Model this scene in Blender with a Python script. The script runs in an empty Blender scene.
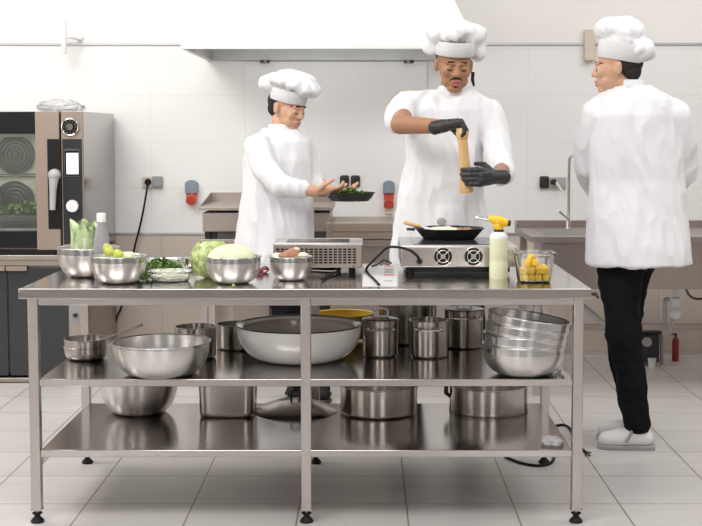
import bpy, bmesh, math, random
from mathutils import Vector, Matrix, noise
from mathutils.bvhtree import BVHTree
random.seed(7)
PI = math.pi
scene = bpy.context.scene
COL = scene.collection
V = Vector

# ------------------------------------------------------------------ camera
F, H, TH, CX = 1300.0, 1.42, math.radians(4.0), 366.0
CY = 134 + F * math.tan(TH)
cam_d = bpy.data.cameras.new('camera')
cam = bpy.data.objects.new('camera', cam_d); COL.objects.link(cam)
cam.location = (0, 0, H); cam.rotation_euler = (PI / 2 - TH, 0, 0)
cam_d.sensor_width = 36; cam_d.lens = F / 702 * 36
cam_d.shift_x = -(CX - 351) / 702; cam_d.shift_y = -(263 - CY) / 702
cam_d.clip_end = 60
scene.camera = cam

def ray(px, py):
    u = (px - CX) / F; v = (py - CY) / F
    return V((u, math.cos(TH) - v * math.sin(TH), -math.sin(TH) - v * math.cos(TH)))
def P(px, py, Y):                     # where the sight line of a measured point meets depth Y
    r = ray(px, py); return V((0, 0, H)) + r * (Y / r.y)
def G(px, py, z):                     # where it meets height z
    r = ray(px, py); return V((0, 0, H)) + r * ((z - H) / r.z)
def SC(Y, z=1.0): return F / (Y * math.cos(TH) + (H - z) * math.sin(TH))
def ZR(py, Y): return P(CX, py, Y).z
def XR(px, py, Y): return P(px, py, Y).x

# ------------------------------------------------------------------ materials
MATS = {}
def mat(name, col, rough=.5, metal=0., var=.06, vscale=8., bump=0., bscale=40., stretch=(1, 1, 1), trans=0., ior=1.45,
        emit=None, estr=0., alpha=1., aniso=0., sheen=0., sss=0., coat=0., spec=.5):
    m = bpy.data.materials.new(name); m.use_nodes = True
    nt = m.node_tree; b = nt.nodes['Principled BSDF']
    b.inputs['Specular IOR Level'].default_value = spec
    b.inputs['Roughness'].default_value = rough; b.inputs['Metallic'].default_value = metal
    tc = nt.nodes.new('ShaderNodeTexCoord'); mp = nt.nodes.new('ShaderNodeMapping')
    mp.inputs['Scale'].default_value = stretch
    nt.links.new(tc.outputs['Object'], mp.inputs['Vector'])
    n = nt.nodes.new('ShaderNodeTexNoise'); n.inputs['Scale'].default_value = vscale; n.inputs['Detail'].default_value = 4
    nt.links.new(mp.outputs['Vector'], n.inputs['Vector'])
    r = nt.nodes.new('ShaderNodeValToRGB')
    c = V(col)
    r.color_ramp.elements[0].position = .3; r.color_ramp.elements[1].position = .7
    r.color_ramp.elements[0].color = tuple(c * (1 - var)) + (1,)
    r.color_ramp.elements[1].color = tuple(min(1, x * (1 + var)) for x in c) + (1,)
    nt.links.new(n.outputs['Fac'], r.inputs['Fac']); nt.links.new(r.outputs['Color'], b.inputs['Base Color'])
    if bump:
        n2 = nt.nodes.new('ShaderNodeTexNoise'); n2.inputs['Scale'].default_value = bscale; n2.inputs['Detail'].default_value = 5
        nt.links.new(mp.outputs['Vector'], n2.inputs['Vector'])
        bp = nt.nodes.new('ShaderNodeBump'); bp.inputs['Strength'].default_value = bump; bp.inputs['Distance'].default_value = .01
        nt.links.new(n2.outputs['Fac'], bp.inputs['Height']); nt.links.new(bp.outputs['Normal'], b.inputs['Normal'])
    if trans: b.inputs['Transmission Weight'].default_value = trans; b.inputs['IOR'].default_value = ior
    if emit: b.inputs['Emission Color'].default_value = tuple(emit) + (1,); b.inputs['Emission Strength'].default_value = estr
    if alpha < 1: b.inputs['Alpha'].default_value = alpha
    if aniso:
        b.inputs['Anisotropic'].default_value = aniso; b.inputs['Anisotropic Rotation'].default_value = .25
        tg = nt.nodes.new('ShaderNodeTangent'); tg.direction_type = 'RADIAL'; tg.axis = 'Z'; nt.links.new(tg.outputs[0], b.inputs['Tangent'])
    if sheen: b.inputs['Sheen Weight'].default_value = sheen
    if coat: b.inputs['Coat Weight'].default_value = coat
    if sss:
        b.inputs['Subsurface Weight'].default_value = sss; b.inputs['Subsurface Radius'].default_value = (.01, .004, .002)
    MATS[name] = m
    return m

STEEL = mat('brushed_steel', (.54, .51, .49), .30, 1, .03, 6, .05, 60, (1, 1, 12))
SHELF = mat('worn_sheet_steel', (.50, .475, .455), .17, 1, .05, 5, .012, 8)
TOPST = mat('worktop_steel', (.58, .555, .53), .16, 1, .05, 5, .012, 8)
TUBE = mat('leg_steel', (.56, .52, .50), .33, 1, .03, 9, .04, 50, (1, 1, .2))
BOWL = mat('bowl_steel', (.72, .70, .68), .34, 1, .03, 5, .03, 40, (1, 1, 8), aniso=.8)
BAND = mat('polished_steel_band', (.60, .61, .62), .2, 1, .02, 5, aniso=.6)
POT = mat('pot_steel', (.54, .51, .48), .27, 1, .05, 5, .02, 30, (1, 1, 6), aniso=.8)
POTD = mat('old_pot_steel', (.36, .335, .31), .27, 1, .08, 7, .02, 30, (1, 1, 6), aniso=.7)
CHROME = mat('chrome', (.75, .75, .75), .1, 1, .01)
ENAMELB = mat('enamel_inside_beige', (.62, .55, .49), .2, 0, .03, coat=.4)
ENAMEL = mat('white_enamel', (.90, .90, .89), .12, 0, .01, coat=.5)
ENAMEL_IN = mat('enamel_rim_black', (.02, .02, .025), .3)
YELLOW = mat('yellow_plastic', (.62, .42, .04), .4, 0, .04)
TORCHY = mat('torch_yellow', (.90, .55, .03), .35, 0, .03)
BLACKP = mat('black_plastic', (.018, .018, .02), .4, 0, .1)
RUBBER = mat('black_rubber', (.010, .010, .011), .6, 0, .1, spec=.25)
IRON = mat('cast_iron', (.012, .013, .015), .42, 0, .1, 20, .05, 60)
GLASS = mat('clear_glass', (.96, .98, .97), .02, 0, .0, trans=1., ior=1.45)
PLASTIC = mat('clear_plastic', (.95, .96, .97), .12, 0, .0, trans=.9, ior=1.25)
BAGM = mat('crinkled_film', (.9, .91, .93), .2, 0, .02, 20, .5, 40, trans=.75, ior=1.2)
BOTTLE = mat('frosted_bottle', (.40, .38, .42), .3, 0, .03, trans=.25)
WHITEP = mat('white_plastic', (.8, .8, .8), .35, 0, .02)
GREYP = mat('grey_plastic', (.30, .31, .33), .4, 0, .03)
LGREYP = mat('pale_grey_plastic', (.42, .42, .43), .4, 0, .03)
CREAM = mat('cream_plastic', (.66, .58, .48), .45, 0, .03)
BLUEG = mat('blue_grey_plastic', (.22, .28, .34), .45, 0, .03)
REDP = mat('red_plastic', (.55, .07, .05), .4, 0, .05)
EXTRED = mat('extinguisher_red', (.28, .015, .015), .35, 0, .05)
CANM = mat('cream_can', (.72, .73, .52), .3, 0, .02)
LAQ = mat('tan_lacquered_steel', (.33, .262, .215), .45, .35, .03)
OVBLK = mat('oven_black', (.012, .012, .013), .3, 0, .1, spec=.25)
OVGLASS = mat('oven_window_glass', (.70, .73, .71), .0, 0, .0, trans=.95, ior=1.15)
OVIN = mat('oven_interior_steel', (.62, .61, .56), .45, .5, .05)
DGLASS = mat('smoked_glass', (.035, .037, .04), .12, 0, .05)
SCREEN = mat('lit_screen', (.9, .9, .9), .3, emit=(1, 1, 1), estr=.75)
HOODM = mat('white_painted_hood', (.84, .84, .83), .38, 0, .01)
HOODIN = mat('hood_grey_steel', (.52, .54, .545), .5, .5, .05)
COATM = mat('white_cotton', (.78, .785, .815), .85, 0, .015, 10, .25, 14, sheen=.2)
COATW = mat('white_hat_cotton', (.78, .785, .81), .85, 0, .015, 10, .2, 20, sheen=.2)
PANTS = mat('black_trousers', (.008, .008, .010), .9, 0, .2, 10, .3, 18, spec=.12)
SKIN1 = mat('brown_skin', (.37, .185, .10), .5, 0, .05, 12, sss=.08)
SKIN2 = mat('light_skin', (.62, .36, .24), .5, 0, .05, 12, sss=.08)
LIP1 = mat('lip_brown', (.36, .125, .105), .45, 0, .05)
LIP2 = mat('lip_pink', (.52, .22, .19), .45, 0, .05)
HAIR = mat('black_hair', (.012, .009, .008), .7, 0, .3, 60, .4, 120)
GLOVE = mat('black_nitrile', (.022, .023, .025), .42, 0, .15, 30, .35, 60)
WOOD = mat('beech_wood', (.66, .42, .19), .42, 0, .10, 5, .05, 30, (6, 6, 1))
LEAFP = mat('pale_leaf', (.50, .62, .33), .5, 0, .22, 30, .3, 60, sss=.05)
LEAFW = mat('leaf_rib_white', (.74, .78, .60), .5, 0, .08, 30)
LEAFD = mat('parsley_green', (.13, .24, .045), .55, 0, .35, 60, .2, 60)
CABB = mat('cabbage_green', (.44, .52, .20), .5, 0, .38, 38, 1.0, 45)
CABC = mat('cut_cabbage', (.68, .73, .48), .5, 0, .14, 26, .5, 50)
LIME = mat('yellow_green_veg', (.50, .54, .10), .45, 0, .2, 30, .3, 60)
SHRED = mat('shredded_cabbage', (.74, .76, .60), .6, 0, .15, 90, .5, 120)
MUSHB = mat('brown_mushroom', (.42, .20, .11), .6, 0, .2, 30)
MUSHW = mat('white_mushroom', (.74, .66, .56), .6, 0, .08, 30)
ONION = mat('red_onion', (.18, .03, .045), .35, 0, .2, 20)
MANGO = mat('mango_yellow', (.95, .58, .02), .4, 0, .12, 40, .1, 60, sss=.1)
PEA = mat('pea_green', (.35, .5, .08), .4)
PAPER = mat('paper_label', (.60, .585, .57), .6, 0, .02)
REDINK = mat('red_ink', (.55, .12, .12), .6)
GREYINK = mat('grey_ink', (.35, .35, .36), .6)
SINKST = mat('sink_steel', (.40, .345, .32), .38, 1, .05, 5, .03, 50)
BACKST = mat('counter_steel', (.44, .385, .345), .42, 1, .04, 5, .03, 50)
BASINM = mat('matte_basin_steel', (.42, .40, .39), .55, .35, .03)
DARKST = mat('dark_steel', (.12, .115, .11), .35, .9, .1)
CLOG = mat('white_clog', (.80, .80, .79), .5, 0, .02)
CLOGS = mat('grey_sole', (.33, .34, .35), .6, 0, .05)
GREEN = mat('herb_green', (.10, .19, .035), .55, 0, .4, 60, .2, 60)

# ------------------------------------------------------------------ mesh builder
def basis(d):
    d = d.normalized()
    a = V((0, 0, 1)) if abs(d.z) < .9 else V((1, 0, 0))
    u = d.cross(a).normalized(); return u, d.cross(u).normalized()

class MB:
    def __init__(s): s.bm = bmesh.new(); s.mi = 0
    def face(s, vs):
        try:
            f = s.bm.faces.new(vs); f.material_index = s.mi; return f
        except ValueError: return None
    def box(s, x0, x1, y0, y1, z0, z1, M=None):
        c = [V((x, y, z)) for z in (z0, z1) for y in (y0, y1) for x in (x0, x1)]
        if M: c = [M @ p for p in c]
        v = [s.bm.verts.new(p) for p in c]
        for q in ((0, 2, 3, 1), (4, 5, 7, 6), (0, 1, 5, 4), (2, 6, 7, 3), (0, 4, 6, 2), (1, 3, 7, 5)): s.face([v[i] for i in q])
        return s
    def rings(s, R, close=True, capa=True, capb=True):
        vs = [[s.bm.verts.new(p) for p in r] for r in R]
        n = len(R[0])
        for a, b in zip(vs, vs[1:]):
            for i in range(n if close else n - 1):
                j = (i + 1) % n; s.face([a[i], a[j], b[j], b[i]])
        if close and capa: s.face(vs[0][::-1])
        if close and capb: s.face(vs[-1])
        return vs
    def tube(s, pts, r, n=12, cap=True):
        pts = [V(p) for p in pts]
        if not isinstance(r, (list, tuple)): r = [r] * len(pts)
        R = []; u = None
        for i, p in enumerate(pts):
            d = (pts[min(i + 1, len(pts) - 1)] - pts[max(i - 1, 0)]).normalized()
            if u is None: u, w = basis(d)
            else:
                u = (u - d * u.dot(d)).normalized(); w = d.cross(u).normalized()
            R.append([p + (u * math.cos(2 * PI * k / n) + w * math.sin(2 * PI * k / n)) * r[i] for k in range(n)])
        s.rings(R, True, cap, cap); return s
    def cyl(s, p, q, r, r2=None, n=24): return s.tube([p, q], [r, r if r2 is None else r2], n)
    def lathe(s, prof, c=(0, 0, 0), n=56, M=None, fx=1, fy=1):
        c = V(c); vs = []
        for r, z in prof:
            if r < 1e-6:
                p = V((0, 0, z)); p = (M @ p if M else p) + c; vs.append([s.bm.verts.new(p)])
            else:
                row = []
                for k in range(n):
                    p = V((r * fx * math.cos(2 * PI * k / n), r * fy * math.sin(2 * PI * k / n), z))
                    row.append(s.bm.verts.new((M @ p if M else p) + c))
                vs.append(row)
        for a, b in zip(vs, vs[1:]):
            for k in range(n):
                j = (k + 1) % n
                if len(a) == 1 and len(b) == 1: continue
                if len(a) == 1: s.face([a[0], b[k], b[j]])
                elif len(b) == 1: s.face([a[k], a[j], b[0]])
                else: s.face([a[k], a[j], b[j], b[k]])
        return s
    def ball(s, c, r, n=16, M=None):
        if not isinstance(r, (tuple, list)): r = (r, r, r)
        T = Matrix.Translation(V(c)) @ (M.to_4x4() if M else Matrix.Identity(4)) @ Matrix.Diagonal((r[0], r[1], r[2], 1))
        ret = bmesh.ops.create_uvsphere(s.bm, u_segments=n, v_segments=max(6, n // 2), radius=1, matrix=T)
        for v in ret['verts']:
            for f in v.link_faces: f.material_index = s.mi
        return s
    def chain(s, pts, r, n=14):
        pts = [V(p) for p in pts]
        if not isinstance(r, (list, tuple)): r = [r] * len(pts)
        for p, q in zip(pts, r): s.ball(p, q, n)
        for i in range(len(pts) - 1):
            if (pts[i + 1] - pts[i]).length > 1e-4: s.tube([pts[i], pts[i + 1]], [r[i], r[i + 1]], n)
        return s
    def prism(s, poly, axis, a, b):
        def m(p, t):
            return {'x': V((t, p[0], p[1])), 'y': V((p[0], t, p[1])), 'z': V((p[0], p[1], t))}[axis]
        s.rings([[m(p, a) for p in poly], [m(p, b) for p in poly]]); return s
    def xf(s, M):
        bmesh.ops.transform(s.bm, matrix=M, verts=s.bm.verts); return s

def build(mb, name, mats, parent=None, loc=None, bevel=0., smooth=True, angle=35, seg=2):
    if not isinstance(mats, (list, tuple)): mats = [mats]
    bm = mb.bm
    bmesh.ops.recalc_face_normals(bm, faces=bm.faces)
    if loc is not None: bmesh.ops.translate(bm, vec=-V(loc), verts=bm.verts)
    elif parent is not None: bmesh.ops.translate(bm, vec=-parent.matrix_basis.translation, verts=bm.verts)
    me = bpy.data.meshes.new(name); bm.to_mesh(me); bm.free()
    for m in mats: me.materials.append(m)
    if smooth:
        me.polygons.foreach_set('use_smooth', [True] * len(me.polygons))
        me.set_sharp_from_angle(angle=math.radians(angle))
    o = bpy.data.objects.new(name, me); COL.objects.link(o)
    if loc is not None: o.location = loc
    if parent is not None:
        o.parent = parent
        if loc is not None: o.location = V(loc) - parent.matrix_basis.translation
    if bevel:
        b = o.modifiers.new('bevel', 'BEVEL'); b.width = bevel; b.segments = seg; b.limit_method = 'ANGLE'; b.angle_limit = math.radians(40)
        b.harden_normals = False
    return o
# children of children: mesh coordinates stay relative to the same place as their parent's own origin
def sub(mb, name, mats, part, thing_, **k):
    o = build(mb, name, mats, None, loc=thing_.matrix_basis.translation, **k)
    o.parent = part; o.location = thing_.matrix_basis.translation - (part.location + (part.parent.matrix_basis.translation if part.parent else V((0, 0, 0))))
    return o
def tag(o, label, cat, group=None, kind=None):
    o['label'] = label; o['category'] = cat
    if group: o['group'] = group
    if kind: o['kind'] = kind
    return o
def thing(name, label, cat, loc, group=None):
    o = bpy.data.objects.new(name, None); COL.objects.link(o); o.location = loc; o.empty_display_size = .05
    return tag(o, label, cat, group)
def struct(mb, name, m, **k):
    o = build(mb, name, m, **k); o['kind'] = 'structure'; return o
def copy_tree(o, parent=None):
    c = o.copy(); COL.objects.link(c)
    if parent is not None: c.parent = parent
    for ch in [x for x in bpy.data.objects if x.parent == o]: copy_tree(ch, c)
    return c

# ------------------------------------------------------------------ room shell
WY = 8.3
def tile_mat(name, c1, c2, mortar, w, h, ox, oy, plane, msize, rough, noise_amt=.05, split=None, clow=None, bump=.15):
    m = bpy.data.materials.new(name); m.use_nodes = True
    nt = m.node_tree; b = nt.nodes['Principled BSDF']; L = nt.links.new
    tc = nt.nodes.new('ShaderNodeTexCoord'); sp = nt.nodes.new('ShaderNodeSeparateXYZ'); L(tc.outputs['Object'], sp.inputs[0])
    cb = nt.nodes.new('ShaderNodeCombineXYZ')
    L(sp.outputs['X'], cb.inputs['X']); L(sp.outputs['Y' if plane == 'xy' else 'Z'], cb.inputs['Y'])
    mp = nt.nodes.new('ShaderNodeMapping'); mp.inputs['Location'].default_value = (-ox, -oy, 0); L(cb.outputs[0], mp.inputs['Vector'])
    br = nt.nodes.new('ShaderNodeTexBrick'); br.offset = 0; br.squash = 1
    br.inputs['Scale'].default_value = 1; br.inputs['Brick Width'].default_value = w; br.inputs['Row Height'].default_value = h
    br.inputs['Mortar Size'].default_value = msize; br.inputs['Mortar Smooth'].default_value = .2; br.inputs['Bias'].default_value = 0
    br.inputs['Color1'].default_value = c1 + (1,); br.inputs['Color2'].default_value = c2 + (1,); br.inputs['Mortar'].default_value = mortar + (1,)
    L(mp.outputs['Vector'], br.inputs['Vector'])
    n = nt.nodes.new('ShaderNodeTexNoise'); n.inputs['Scale'].default_value = 3.2; n.inputs['Detail'].default_value = 7; n.inputs['Roughness'].default_value = .6
    mp2 = nt.nodes.new('ShaderNodeMapping'); mp2.inputs['Scale'].default_value = (.7, 2.4, 1); L(cb.outputs[0], mp2.inputs['Vector']); L(mp2.outputs['Vector'], n.inputs['Vector'])
    rr = nt.nodes.new('ShaderNodeValToRGB'); rr.color_ramp.elements[0].position = .3; rr.color_ramp.elements[1].position = .7
    rr.color_ramp.elements[0].color = (1 - noise_amt,) * 3 + (1,); rr.color_ramp.elements[1].color = (1, 1, 1, 1)
    L(n.outputs['Fac'], rr.inputs['Fac'])
    mx = nt.nodes.new('ShaderNodeMix'); mx.data_type = 'RGBA'; mx.blend_type = 'MULTIPLY'; mx.inputs['Factor'].default_value = 1
    L(br.outputs['Color'], mx.inputs['A']); L(rr.outputs['Color'], mx.inputs['B']); L(mx.outputs['Result'], b.inputs['Base Color'])
    bp = nt.nodes.new('ShaderNodeBump'); bp.inputs['Strength'].default_value = bump; bp.inputs['Distance'].default_value = .003; bp.invert = True
    L(br.outputs['Fac'], bp.inputs['Height']); L(bp.outputs['Normal'], b.inputs['Normal'])
    b.inputs['Roughness'].default_value = rough
    return m
FLOORM = tile_mat('floor_tiles', (.60, .58, .565), (.63, .605, .585), (.22, .18, .15), .41, .41, .155, 4.917, 'xy', .0032, .38, .14)
WALLM = tile_mat('white_wall_panels', (.84, .835, .825), (.845, .84, .83), (.73, .725, .72), .6, .293, XR(151, 150, WY), ZR(233.5, WY), 'xz', .0016, .35, .015)
WALLUP = mat('cream_upper_wall', (.84, .82, .795), .5, 0, .02, 1.2)
LOWM = tile_mat('beige_wall_tiles', (.60, .52, .46), (.61, .53, .47), (.42, .37, .33), .29, .42, XR(117, 310, WY), .02, 'xz', .002, .4, .04)
ROOMW = mat('beige_room_wall', (.40, .345, .305), .7, 0, .04, 1)

struct(MB().box(-4.6, 5.2, -2.6, WY + .2, -.06, 0), 'floor', FLOORM)
zt, zl = ZR(44, WY), ZR(233.5, WY)
struct(MB().box(-4.6, 5.2, WY, WY + .12, zl, zt), 'wall_back', WALLM)
struct(MB().box(-4.6, 5.2, WY, WY + .12, zt, 3.6), 'wall_back_upper', WALLUP)
struct(MB().box(-4.6, 5.2, WY + .004, WY + .12, 0, zl), 'wall_back_lower', LOWM)
TRIMM = mat('aluminium_strip', (.55, .56, .58), .35, .8, .02)
struct(MB().box(-4.6, 5.2, WY - .012, WY - .0005, zt - .008, zt + .008), 'trim_1', TRIMM, bevel=.002)
struct(MB().box(-4.6, 5.2, WY - .006, WY - .0005, zl - .006, zl + .006), 'trim_2', TRIMM)
struct(MB().box(-4.72, -4.6, -2.6, WY + .12, -.06, 3.6), 'wall_left', ROOMW)
struct(MB().box(5.2, 5.32, -2.6, WY + .12, -.06, 3.6), 'wall_right', ROOMW)
struct(MB().box(-4.72, 5.32, -2.72, -2.6, -.06, 3.6), 'wall_front', ROOMW)
PANE = mat('fill_glow_pane', (.9, .9, .9), .3, emit=(1.0, .985, .96), estr=4.2)  # unseen glowing panes, added for highlights on the steel and front fill
PANE2 = mat('fill_glow_pane_soft', (.9, .9, .9), .3, emit=(1.0, .985, .96), estr=2.0)  # weaker glow for the added panes on the unseen left wall
wf = 0
for (a, b) in ((-3.4, -2.1), (.9, 2.2)):
    wf += 1
    m = MB(); m.box(a, b, -2.6, -2.56, 1.0, 2.7); w = struct(m, 'glow_window_%d' % wf, WHITEP, bevel=.004)
    for k in range(2):
        m = MB(); x0 = a + .05 + k * (b - a - .05) / 2; m.box(x0, x0 + (b - a - .15) / 2, -2.562, -2.553, 1.06, 2.64)
        o = build(m, 'pane', PANE); o.parent = w
for (a, b) in ((1.2, 3.2), (4.6, 6.2)):
    wf += 1
    m = MB(); m.box(-4.6, -4.56, a, b, 1.0, 2.8); w = struct(m, 'glow_window_%d' % wf, WHITEP, bevel=.004)
    m = MB(); m.box(-4.562, -4.553, a + .06, b - .06, 1.06, 2.74); o = build(m, 'pane', PANE2); o.parent = w

# ------------------------------------------------------------------ hood
zb = ZR(61, WY)
yfH = G(330, 49, zb).y
xl, xr = XR(181, 49, yfH), XR(477, 49, yfH)
hood = thing('extractor_hood', 'large white sloping extractor hood above the stove, grey underside', 'hood', (0, WY, zb))
def frame_ring(x0, x1, y0, y1, z): return [V((x0, y0, z)), V((x1, y0, z)), V((x1, y1, z)), V((x0, y1, z))]
sl = .42
zt2 = zb + 1.35
m = MB()
outer = [frame_ring(xl, xr, yfH, WY - .002, zb), frame_ring(xl, xr, yfH, WY - .002, zb + .02), frame_ring(xl + .62, xr - .62, yfH + .5, WY - .002, zt2)]
inner = [frame_ring(xl + .55, xr - .55, yfH + .44, WY - .03, zt2 - .04), frame_ring(xl + .02, xr - .02, yfH + .02, WY - .02, zb + .028), frame_ring(xl + .02, xr - .02, yfH + .02, WY - .02, zb)]
vs = m.rings(outer + inner, True, False, False)
for i in range(4):
    j = (i + 1) % 4; m.face([vs[5][i], vs[5][j], vs[0][j], vs[0][i]])
m.face(vs[2]) ; m.face(vs[3])
bm = m.bm
for f in bm.faces: pass
hd = build(m, 'canopy', HOODM, hood, bevel=.003, smooth=False)
m = MB()
m.box(xl + .021, xr - .021, WY - .06, WY - .021, zb - .0, zb + .085)
m.box(xl + .021, xl + .04, yfH + .05, WY - .06, zb + .0, zb + .06)
m.box(xr - .04, xr - .021, yfH + .05, WY - .06, zb + .0, zb + .06)
build(m, 'grease_channel', HOODIN, hood, bevel=.003)
m = MB()
for k in range(5):
    w = (xr - xl - .1) / 5; x0 = xl + .05 + k * w
    m.box(x0 + .01, x0 + w - .01, WY - .5, WY - .07, zb + .10, zb + .12)
build(m, 'filter_panel', HOODIN, hood)
m = MB(); m.cyl(P(265, 60, WY - .12), P(265, 60, WY - .12) + V((0, 0, -.02)), .03); build(m, 'drain_tap', DARKST, hood)
m = MB(); m.cyl(P(409, 60, WY - .12), P(409, 60, WY - .12) + V((0, 0, -.02)), .03); build(m, 'drain_tap', DARKST, hood)
# splash panel behind the stove
a, b = XR(245, 100, WY), XR(427, 100, WY)
m = MB(); m.box(a, b, WY - .012, WY - .001, zl + .01, zb - .004)
tag(build(m, 'splash_panel', mat('splash_panel_white', (.84, .84, .835), .3, 0, .01), bevel=.002), 'tall smooth white splash panel on the back wall under the hood', 'wall panel')

# ------------------------------------------------------------------ work table
tz = .864; tb = .827
TX0, TX1, TY0, TY1 = -1.252, .813, 4.65, 5.57
tab = thing('steel_work_table', 'long stainless steel work table with two shelves and six square legs', 'table', (-.21, 5.1, 0))
m = MB(); m.box(TX0, TX1, TY0, TY1, tb, tz); build(m, 'table_top', TOPST, tab, bevel=.003)
m = MB()
m.box(-1.19, .76, 4.672, 4.69, tb - .026, tb); m.box(-1.19, .76, 5.52, 5.54, tb - .026, tb)
m.box(-1.212, -1.19, 4.70, 5.52, tb - .03, tb); m.box(.75, .772, 4.70, 5.52, tb - .03, tb)
build(m, 'apron_rail', STEEL, tab, bevel=.002)
legs = [(-1.205, 4.682), (-.218, 4.682), (.770, 4.682), (-1.205, 5.539), (-.218, 5.539), (.770, 5.539)]
for zz, yb in ((.533, 5.52), (.272, 5.49)):
    m = MB(); m.box(-1.186, .751, 4.664, yb, zz - .027, zz); build(m, 'shelf', SHELF, tab, bevel=.003)
for (x, y) in legs:
    m = MB(); m.box(x - .0185, x + .0185, y - .0185, y + .0185, .05, tb); lg = build(m, 'leg', TUBE, tab, bevel=.003)
    m = MB(); m.cyl((x, y, .03), (x, y, .056), .006, n=12); m.mi = 1
    m.lathe([(0, 0), (.0, .0), (.023, 0), (.025, .006), (.019, .014), (.012, .020), (.010, .03), (.018, .032), (.018, .036), (0, .036)], (x, y, 0), 24)
    m.mi = 0; m.box(x - .021, x + .021, y - .021, y + .021, .047, .052)
    sub(m, 'levelling_foot', [STEEL, RUBBER], lg, tab)
for (x, d) in ((-1.186, 1), (.751, -1)):
    for y in (4.69, 5.46):
        m = MB(); m.prism([(x, .245), (x + d * .035, .245), (x, .21)], 'y', y, y + .02); build(m, 'gusset', STEEL, tab)
m = MB(); q = P(596, 294, 4.72); m.chain([q + V((-.018, 0, 0)), q + V((.0, 0, 0)), q + V((.006, -.01, -.012))], [.006, .007, .005]); build(m, 'hook', BLACKP, tab)

# ------------------------------------------------------------------ vessels
def place(x0, x1, ytop, ybot, zs, rb):
    xc = (x0 + x1) / 2; Yf = G(xc, ybot, zs).y; Yc = Yf
    for _ in range(8):
        R = (x1 - x0) / 2 / SC(Yc, zs + .08); Yc = Yf + R * rb
    p = P(xc, ytop, Yc)
    return V((p.x, Yc, zs)), R, p.z - zs
def bowl_prof(R, h, rb, t=.0018, band=.22, rim=.004, power=.5):
    o = []
    o.append((0, .0)); o.append((R * rb * .96, .0))
    n = 14
    for k in range(1, n + 1):
        a = k / n
        ang = a * PI / 2
        r = R * (rb + (1 - rb) * (math.sin(ang) ** .9)); z = h * (1 - band) * (1 - math.cos(ang) ** 1.0)
        o.append((min(r, R), z))
    o.append((R * 1.0, h - .003))
    inn = [(max(0, r - t), z + t) for r, z in o[1:-1]][::-1] + [(0, t)]
    lip = [(R + rim, h - .004), (R + rim * 1.3, h - .001), (R + rim, h + .001), (R - t, h + .0005)]
    return o, lip, inn
def bowl(name, label, x0, x1, ytop, ybot, zs, rb=.42, band=.22, mats=None, group=None, cat='bowl', tilt=None, loc=None, dims=None, rim=.004, fy=1, inside=None):
    if loc is None: c, R, h = place(x0, x1, ytop, ybot, zs, rb)
    else: c, (R, h) = V(loc), dims
    R -= rim
    mats = mats or [BOWL, BAND]
    o, lip, inn = bowl_prof(R, h, rb, band=band, rim=rim)
    t = thing(name, label, cat, c, group)
    M = None
    if tilt: M = Matrix.Rotation(tilt[0], 3, 'Y') @ Matrix.Rotation(tilt[1], 3, 'X')
    # wall of the bowl: outside, then inside
    m = MB(); m.lathe(o[:-1], c, M=M, fy=fy); m.mi = 1; m.lathe([o[-2], o[-1], lip[0]], c, M=M, fy=fy); m.mi = 2 if inside else 0
    m.lathe([lip[-1]] + inn, c, M=M, fy=fy)
    bmesh.ops.remove_doubles(m.bm, verts=m.bm.verts, dist=1e-5)
    build(m, 'bowl_body', mats[:2] + ([inside] if inside else []), t, angle=60)
    m = MB(); m.lathe([lip[0], lip[1], lip[2], lip[3], (R - .004, h - .003), lip[0]], c, M=M, fy=fy)
    build(m, 'rim', mats[2] if len(mats) > 2 else mats[1], t, angle=80)
    t['R'] = R; t['h'] = h
    del t['R']; del t['h']
    return t, c, R, h
def pot_body(c, R, h, rr=.012, t=.002, lip=.003):
    pr = [(0, 0), (R - rr, 0)] + [(R - rr + rr * math.sin(a * PI / 10), rr - rr * math.cos(a * PI / 10)) for a in range(1, 6)]
    pr += [(R, h - .004), (R + lip, h - .002), (R + lip, h + .0), (R - t, h)]
    pr += [(R - t, rr), (R - t - rr * .6, t + .002), (0, t)]
    return MB().lathe(pr, c)
def loop_handle(c, R, z, ang, w=.05, out=.028, r=.0035, mat_=CHROME, parent=None, drop=0.0):
    d = V((math.cos(ang), math.sin(ang), 0)); s = V((-math.sin(ang), math.cos(ang), 0))
    b = V(c) + V((0, 0, z))
    pts = [b + d * (R - .001) - s * w, b + d * (R + out * .6) - s * w * .98, b + d * (R + out) - s * w * .75 - V((0, 0, drop)), b + d * (R + out) + s * w * .75 - V((0, 0, drop)),
           b + d * (R + out * .6) + s * w * .98, b + d * (R - .001) + s * w]
    m = MB(); m.tube(pts, r, 10)
    for q in (-1, 1): m.ball(b + d * (R + .001) + s * w * q, (.009, .009, .009), 12)
    return build(m, 'handle', mat_, parent)
def pot(name, label, x0, x1, ytop, ybot, zs, group='stock pots', angs=(-PI / 2,), m_=None, hz=.8, hw=.045, hmat=None, lip=.003, hout=.022, cat='pot', hmax=None, rr=.012):
    c, R, h = place(x0, x1, ytop, ybot, zs, 1.0)
    if hmax: h = min(h, hmax)
    R -= lip
    t = thing(name, label, cat, c, group)
    build(pot_body(c, R, h, rr=rr, lip=lip), 'pot_body', m_ or POT, t, angle=50)
    for a in angs: loop_handle(c, R, h * hz, a, hw, hout, .004, hmat or CHROME, t)
    return t, c, R, h
zm, zbo = .533, .272

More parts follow.
